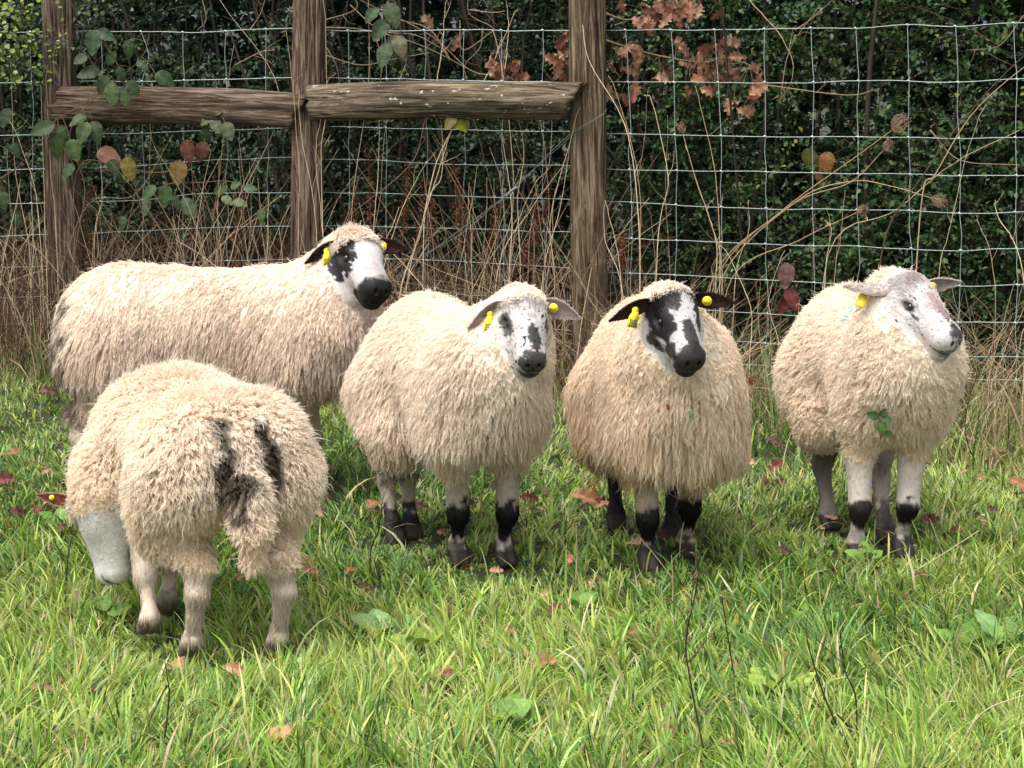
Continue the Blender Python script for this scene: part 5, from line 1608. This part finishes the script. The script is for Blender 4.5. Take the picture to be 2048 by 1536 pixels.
for i in range(170):
    y = r.uniform(3.0, 6.6) if i < 70 else r.normal(4.9, .55); x = r.uniform(-1, 1) * (y * .26 + .3)
    q_ = np.array([x, y, 0]) - CO; zc = q_ @ FW
    u, v = 1024 + F_PX * q_[0] / zc, 768 - F_PX * (q_ @ UP) / zc
    ti = int(r.integers(0, 5))
    tone = np.array([(.16, .05, .035), (.30, .14, .08), (.12, .06, .04), (.42, .24, .15), (.09, .03, .03)][ti])
    side = "left" if u < 400 else "centre left" if u < 850 else "centre" if u < 1250 else "centre right" if u < 1650 else "right"
    zone = "behind the sheep" if v < 960 else "level with the sheep's hooves" if v < 1130 else "just in front of the hooves" if v < 1290 else "in the near foreground"
    fallen(u, v, r.uniform(9, 19), tone * r.uniform(.8, 1.2), "small %s leaf sunk in grass, %s, %s" % (("rusty", "light brown", "dull brown", "pale tan", "dark crimson")[ti], side, zone), r, "small dead leaves scattered in the grass")

# ------------------------------------------------------------------ dark dead weed stems standing in the meadow
WEED = [([(318, 1536), (334, 1440), (336, 1370), (300, 1440), (292, 1462)], "black bent dead stem in the lower left foreground"), ([(1715, 1560), (1660, 1420), (1628, 1330), (1614, 1280)], "thin black leaning stem in the lower right foreground"),
        ([(1712, 1530), (1712, 1400), (1690, 1340), (1680, 1262)], "upright dark stem right of the leaning one"), ([(1726, 1540), (1700, 1460), (1674, 1428)], "short thick dark stem at the bottom right"), ([(1415, 1536), (1384, 1380), (1372, 1280), (1392, 1180), (1405, 1060)], "tall branched brown weed in front of the gap between the right-hand sheep"),
        ([(740, 1180), (742, 1100), (758, 1060), (760, 1030)], "small dark branched weed in front of the speckled sheep's hind hooves"), ([(1342, 1240), (1346, 1180), (1343, 1110)], "pale dead stem standing in front of the patched sheep's hooves"), ([(1150, 1180), (1154, 1110), (1152, 1050)], "thin pale stem between the middle sheep's legs"),
        ([(1900, 1536), (1960, 1430), (2048, 1390)], "slanting tan stem at the bottom right edge"), ([(1480, 1420), (1460, 1300), (1444, 1195)], "dark thin stem below the gap between the right-hand sheep"), ([(1540, 1060), (1518, 900), (1522, 780)], "dark weed stem standing right of the patched sheep"),
        ([(945, 1392), (980, 1440), (1020, 1460)], "dark bent stem lying in the centre foreground grass"), ([(130, 1180), (140, 1090), (165, 1040)], "dark thin weed stem by the grazing sheep's muzzle"), ([(1260, 1440), (1266, 1400), (1268, 1370)], "black short stem standing in the centre right foreground"),
        ([(370, 1340), (378, 1290), (376, 1240)], "thin pale stem beside the grazing sheep's hind hoof"), ([(1735, 1190), (1850, 1130), (1960, 1060)], "long straw stem leaning in the grass at the right"), ([(1965, 950), (1930, 860), (1960, 740), (2040, 650)], "dark twiggy weed at the right edge behind the white-faced sheep")]
for i, (pp, lab) in enumerate(WEED):
    r = np.random.default_rng(1000 + i)
    g = G(*pp[0]) if pp[0][1] < 1537 else G(pp[0][0], 1536)
    pts = [g] + [PY(u, v, g[1] - .02 * k) for k, (u, v) in enumerate(pp[1:])]
    pth = smooth_path(pts, 22) - g
    pale = 'pale' in lab or 'straw' in lab or 'tan' in lab
    tone = np.array((.50, .42, .26) if pale else (.055, .038, .026))
    parts = [(*tubes(pth[None], np.linspace(.0017, .0009, 22)[None] * (1.4 if 'thick' in lab else 1), 5), tone)]
    for k in range(6 if ('branch' in lab or 'twiggy' in lab) else 1):
        j = int(r.integers(8, 20)); a = pth[j]; e = a + np.array([r.normal(0, .035), r.normal(0, .02), abs(r.normal(.05, .02))])
        parts.append((*tubes(smooth_path([a, (a + e) / 2 + r.normal(0, .004, 3), e], 6)[None], np.linspace(.001, .0005, 6)[None], 3), tone))
        if 'branch' in lab or 'twiggy' in lab:
            for _ in range(5):
                c = e + r.normal(0, .004, 3); f = c + r.normal(0, .004, 3)
                parts.append((*tubes(np.array([[c, (c + f) / 2, f]]), np.array([[.0005, .0018, .0004]]), 4), (.16, .09, .06)))
    V, Fs, C = merge(parts)
    tag(obj("dead_weed_stem", mesh("dead_weed_stem", V, Fs, C), M_STRAW, loc=tuple(g)), lab, "weed stem")

# low broad-leaved weeds
WD = [(2018, 1325, 5, .075, "pale green broad-leaved plant at the right edge of the foreground"), (768, 1278, 4, .06, "blue-green rounded leaves in the grass left of centre"), (838, 1318, 4, .055, "bright yellow-green rounded leaves left of centre foreground"), (1735, 1136, 4, .042, "light green leaves in front of the white-faced sheep's hooves"),
      (1940, 1330, 5, .07, "flat rosette of green leaves near the right edge"), (1300, 1275, 5, .06, "green plantain leaves in the centre right grass"), (1560, 1420, 6, .06, "yellow-green leafy weed in the lower right grass"), (990, 1470, 5, .065, "upright broad green leaves at the bottom centre"),
      (205, 1240, 4, .05, "small green leafy weed below the grazing sheep's muzzle"), (590, 1395, 4, .05, "small pale clover-like weed right of the grazing sheep"), (1640, 1290, 4, .06, "narrow green weed leaves in the right foreground"), (120, 1060, 4, .05, "green leafy weed near the left edge by the grazing sheep"), (1150, 1230, 4, .05, "small leafy weed in front of the speckled sheep")]
for i, (u, v, n, sz, lab) in enumerate(WD):
    r = np.random.default_rng(1100 + i)
    g = G(u, v); g[2] = ground_z(g[0], g[1]) + .012
    root = empty("meadow_weed", tuple(g), lab, "weed")
    tone = np.array((.22, .36, .14) if 'pale' in lab or 'blue' in lab else (.24, .34, .06) if 'yellow' in lab else (.14, .26, .05))
    for k in range(n):
        a = 6.28 * k / n + r.normal(0, .3)
        d = unit(np.array([math.cos(a), math.sin(a) * .8, .75 + r.normal(0, .2)]))
        leaf_object("leaf", OV[int(r.integers(0, 5))], d * .01, d, np.array([0, -.4, 1.0]), sz * r.uniform(.7, 1.15), tone * r.uniform(.8, 1.2), M_BRAMBLE, root, np.zeros(3), seed=1100 + i * 9 + k)

# two white fungi / daisies in the grass at the right, small pale heads
for (u, v, lab) in ((1967, 1031, "tiny white daisy head in the grass right of the white-faced sheep"), (1828, 1092, "tiny white flower head by the white-faced sheep's outer front hoof")):
    g = G(u, v + 24)
    root = empty("daisy", tuple(g), lab, "flower")
    top = PY(u, v, g[1]) - g
    vv, q = tubes(smooth_path([np.zeros(3), top * .5 + [.002, 0, 0], top], 8)[None], .0009, 4)
    obj("stem", mesh("stem", vv, [q], np.broadcast_to((.2, .3, .08), (len(vv), 3))), M_GRASS, root)
    R_ = rot_to(np.array([[math.cos(a), math.sin(a), .35] for a in np.arange(12) / 12 * 6.28]), np.tile([0, 0, 1.0], (12, 1)))
    V, Fs, C = bake(*leaf_simple(.1, .5), R_, np.full(12, .009), np.tile(top, (12, 1)), np.tile([.8, .8, .78], (12, 1)))
    obj("petals", mesh("petals", V, Fs, C), M_GRASS, root)

# ------------------------------------------------------------------ debris caught in the wool
def on_surface(key, u, v, out=.03):
    V, N, Q = SURF[key]
    q_ = V - CO; zc = q_ @ FW
    uu, vv = 1024 + F_PX * q_[:, 0] / zc, 768 - F_PX * (q_ @ UP) / zc
    m = (np.hypot(uu - u, vv - v) < 14)
    i = np.where(m)[0][np.argmin(zc[m])]
    return V[i] + N[i] * out + np.array([0, -1, 0]) * .008, N[i]
p0, n0 = on_surface('D', 1757, 835, .034)
root = empty("leafy_sprig", tuple(p0), "small dark green leafy sprig stuck in the chest wool of the white-faced sheep", "sprig")
px = lambda du, dv: np.array([du / 930, -.006, -dv / 930])
for k, (du, dv, dx, dz, s, tn) in enumerate([(-2, -14, -1, .35, .030, (.04, .09, .03)), (2, -12, .8, -.1, .022, (.05, .11, .04)), (0, -6, .25, -1, .030, (.07, .13, .03)), (4, 20, .9, .15, .024, (.035, .06, .02)), (0, -16, .5, .8, .020, (.05, .10, .04))]):
    leaf_object("leaf", OV[k % 5], px(du, dv), np.array([dx, -.25, dz]), np.array([0, -1, .3]), s, tn, M_BRAMBLE, root, np.zeros(3), seed=k)
v, q = tubes(smooth_path([px(-6, -20), px(0, -6), px(3, 12), px(2, 30)], 10)[None], .0012, 4)
obj("stem", mesh("stem", v, [q], np.broadcast_to((.10, .05, .03), (len(v), 3))), M_STRAW, root)
for key, u, v, tone, sz, lab in (('C', 1481, 748, (.28, .07, .03), .020, "tiny reddish leaf scrap caught on the patched sheep's flank wool"), ('C', 1376, 812, (.28, .33, .22), .022, "grey-green leaf scrap caught in the patched sheep's chest wool"), ('C', 1330, 800, (.30, .12, .06), .016, "tiny brown leaf scrap in the patched sheep's chest wool, left of the grey-green one")):
    p0, n0 = on_surface(key, u, v, .03)
    o = leaf_object("leaf_scrap", OT[2], np.zeros(3), np.array([.4, -.3, -1.0]), np.array([0, -1, .2]), sz, tone, M_DEADLEAF, None, np.zeros(3), seed=5)
    o.location = tuple(p0 + np.array([0, -.012, 0])); tag(o, lab, "leaf scrap")
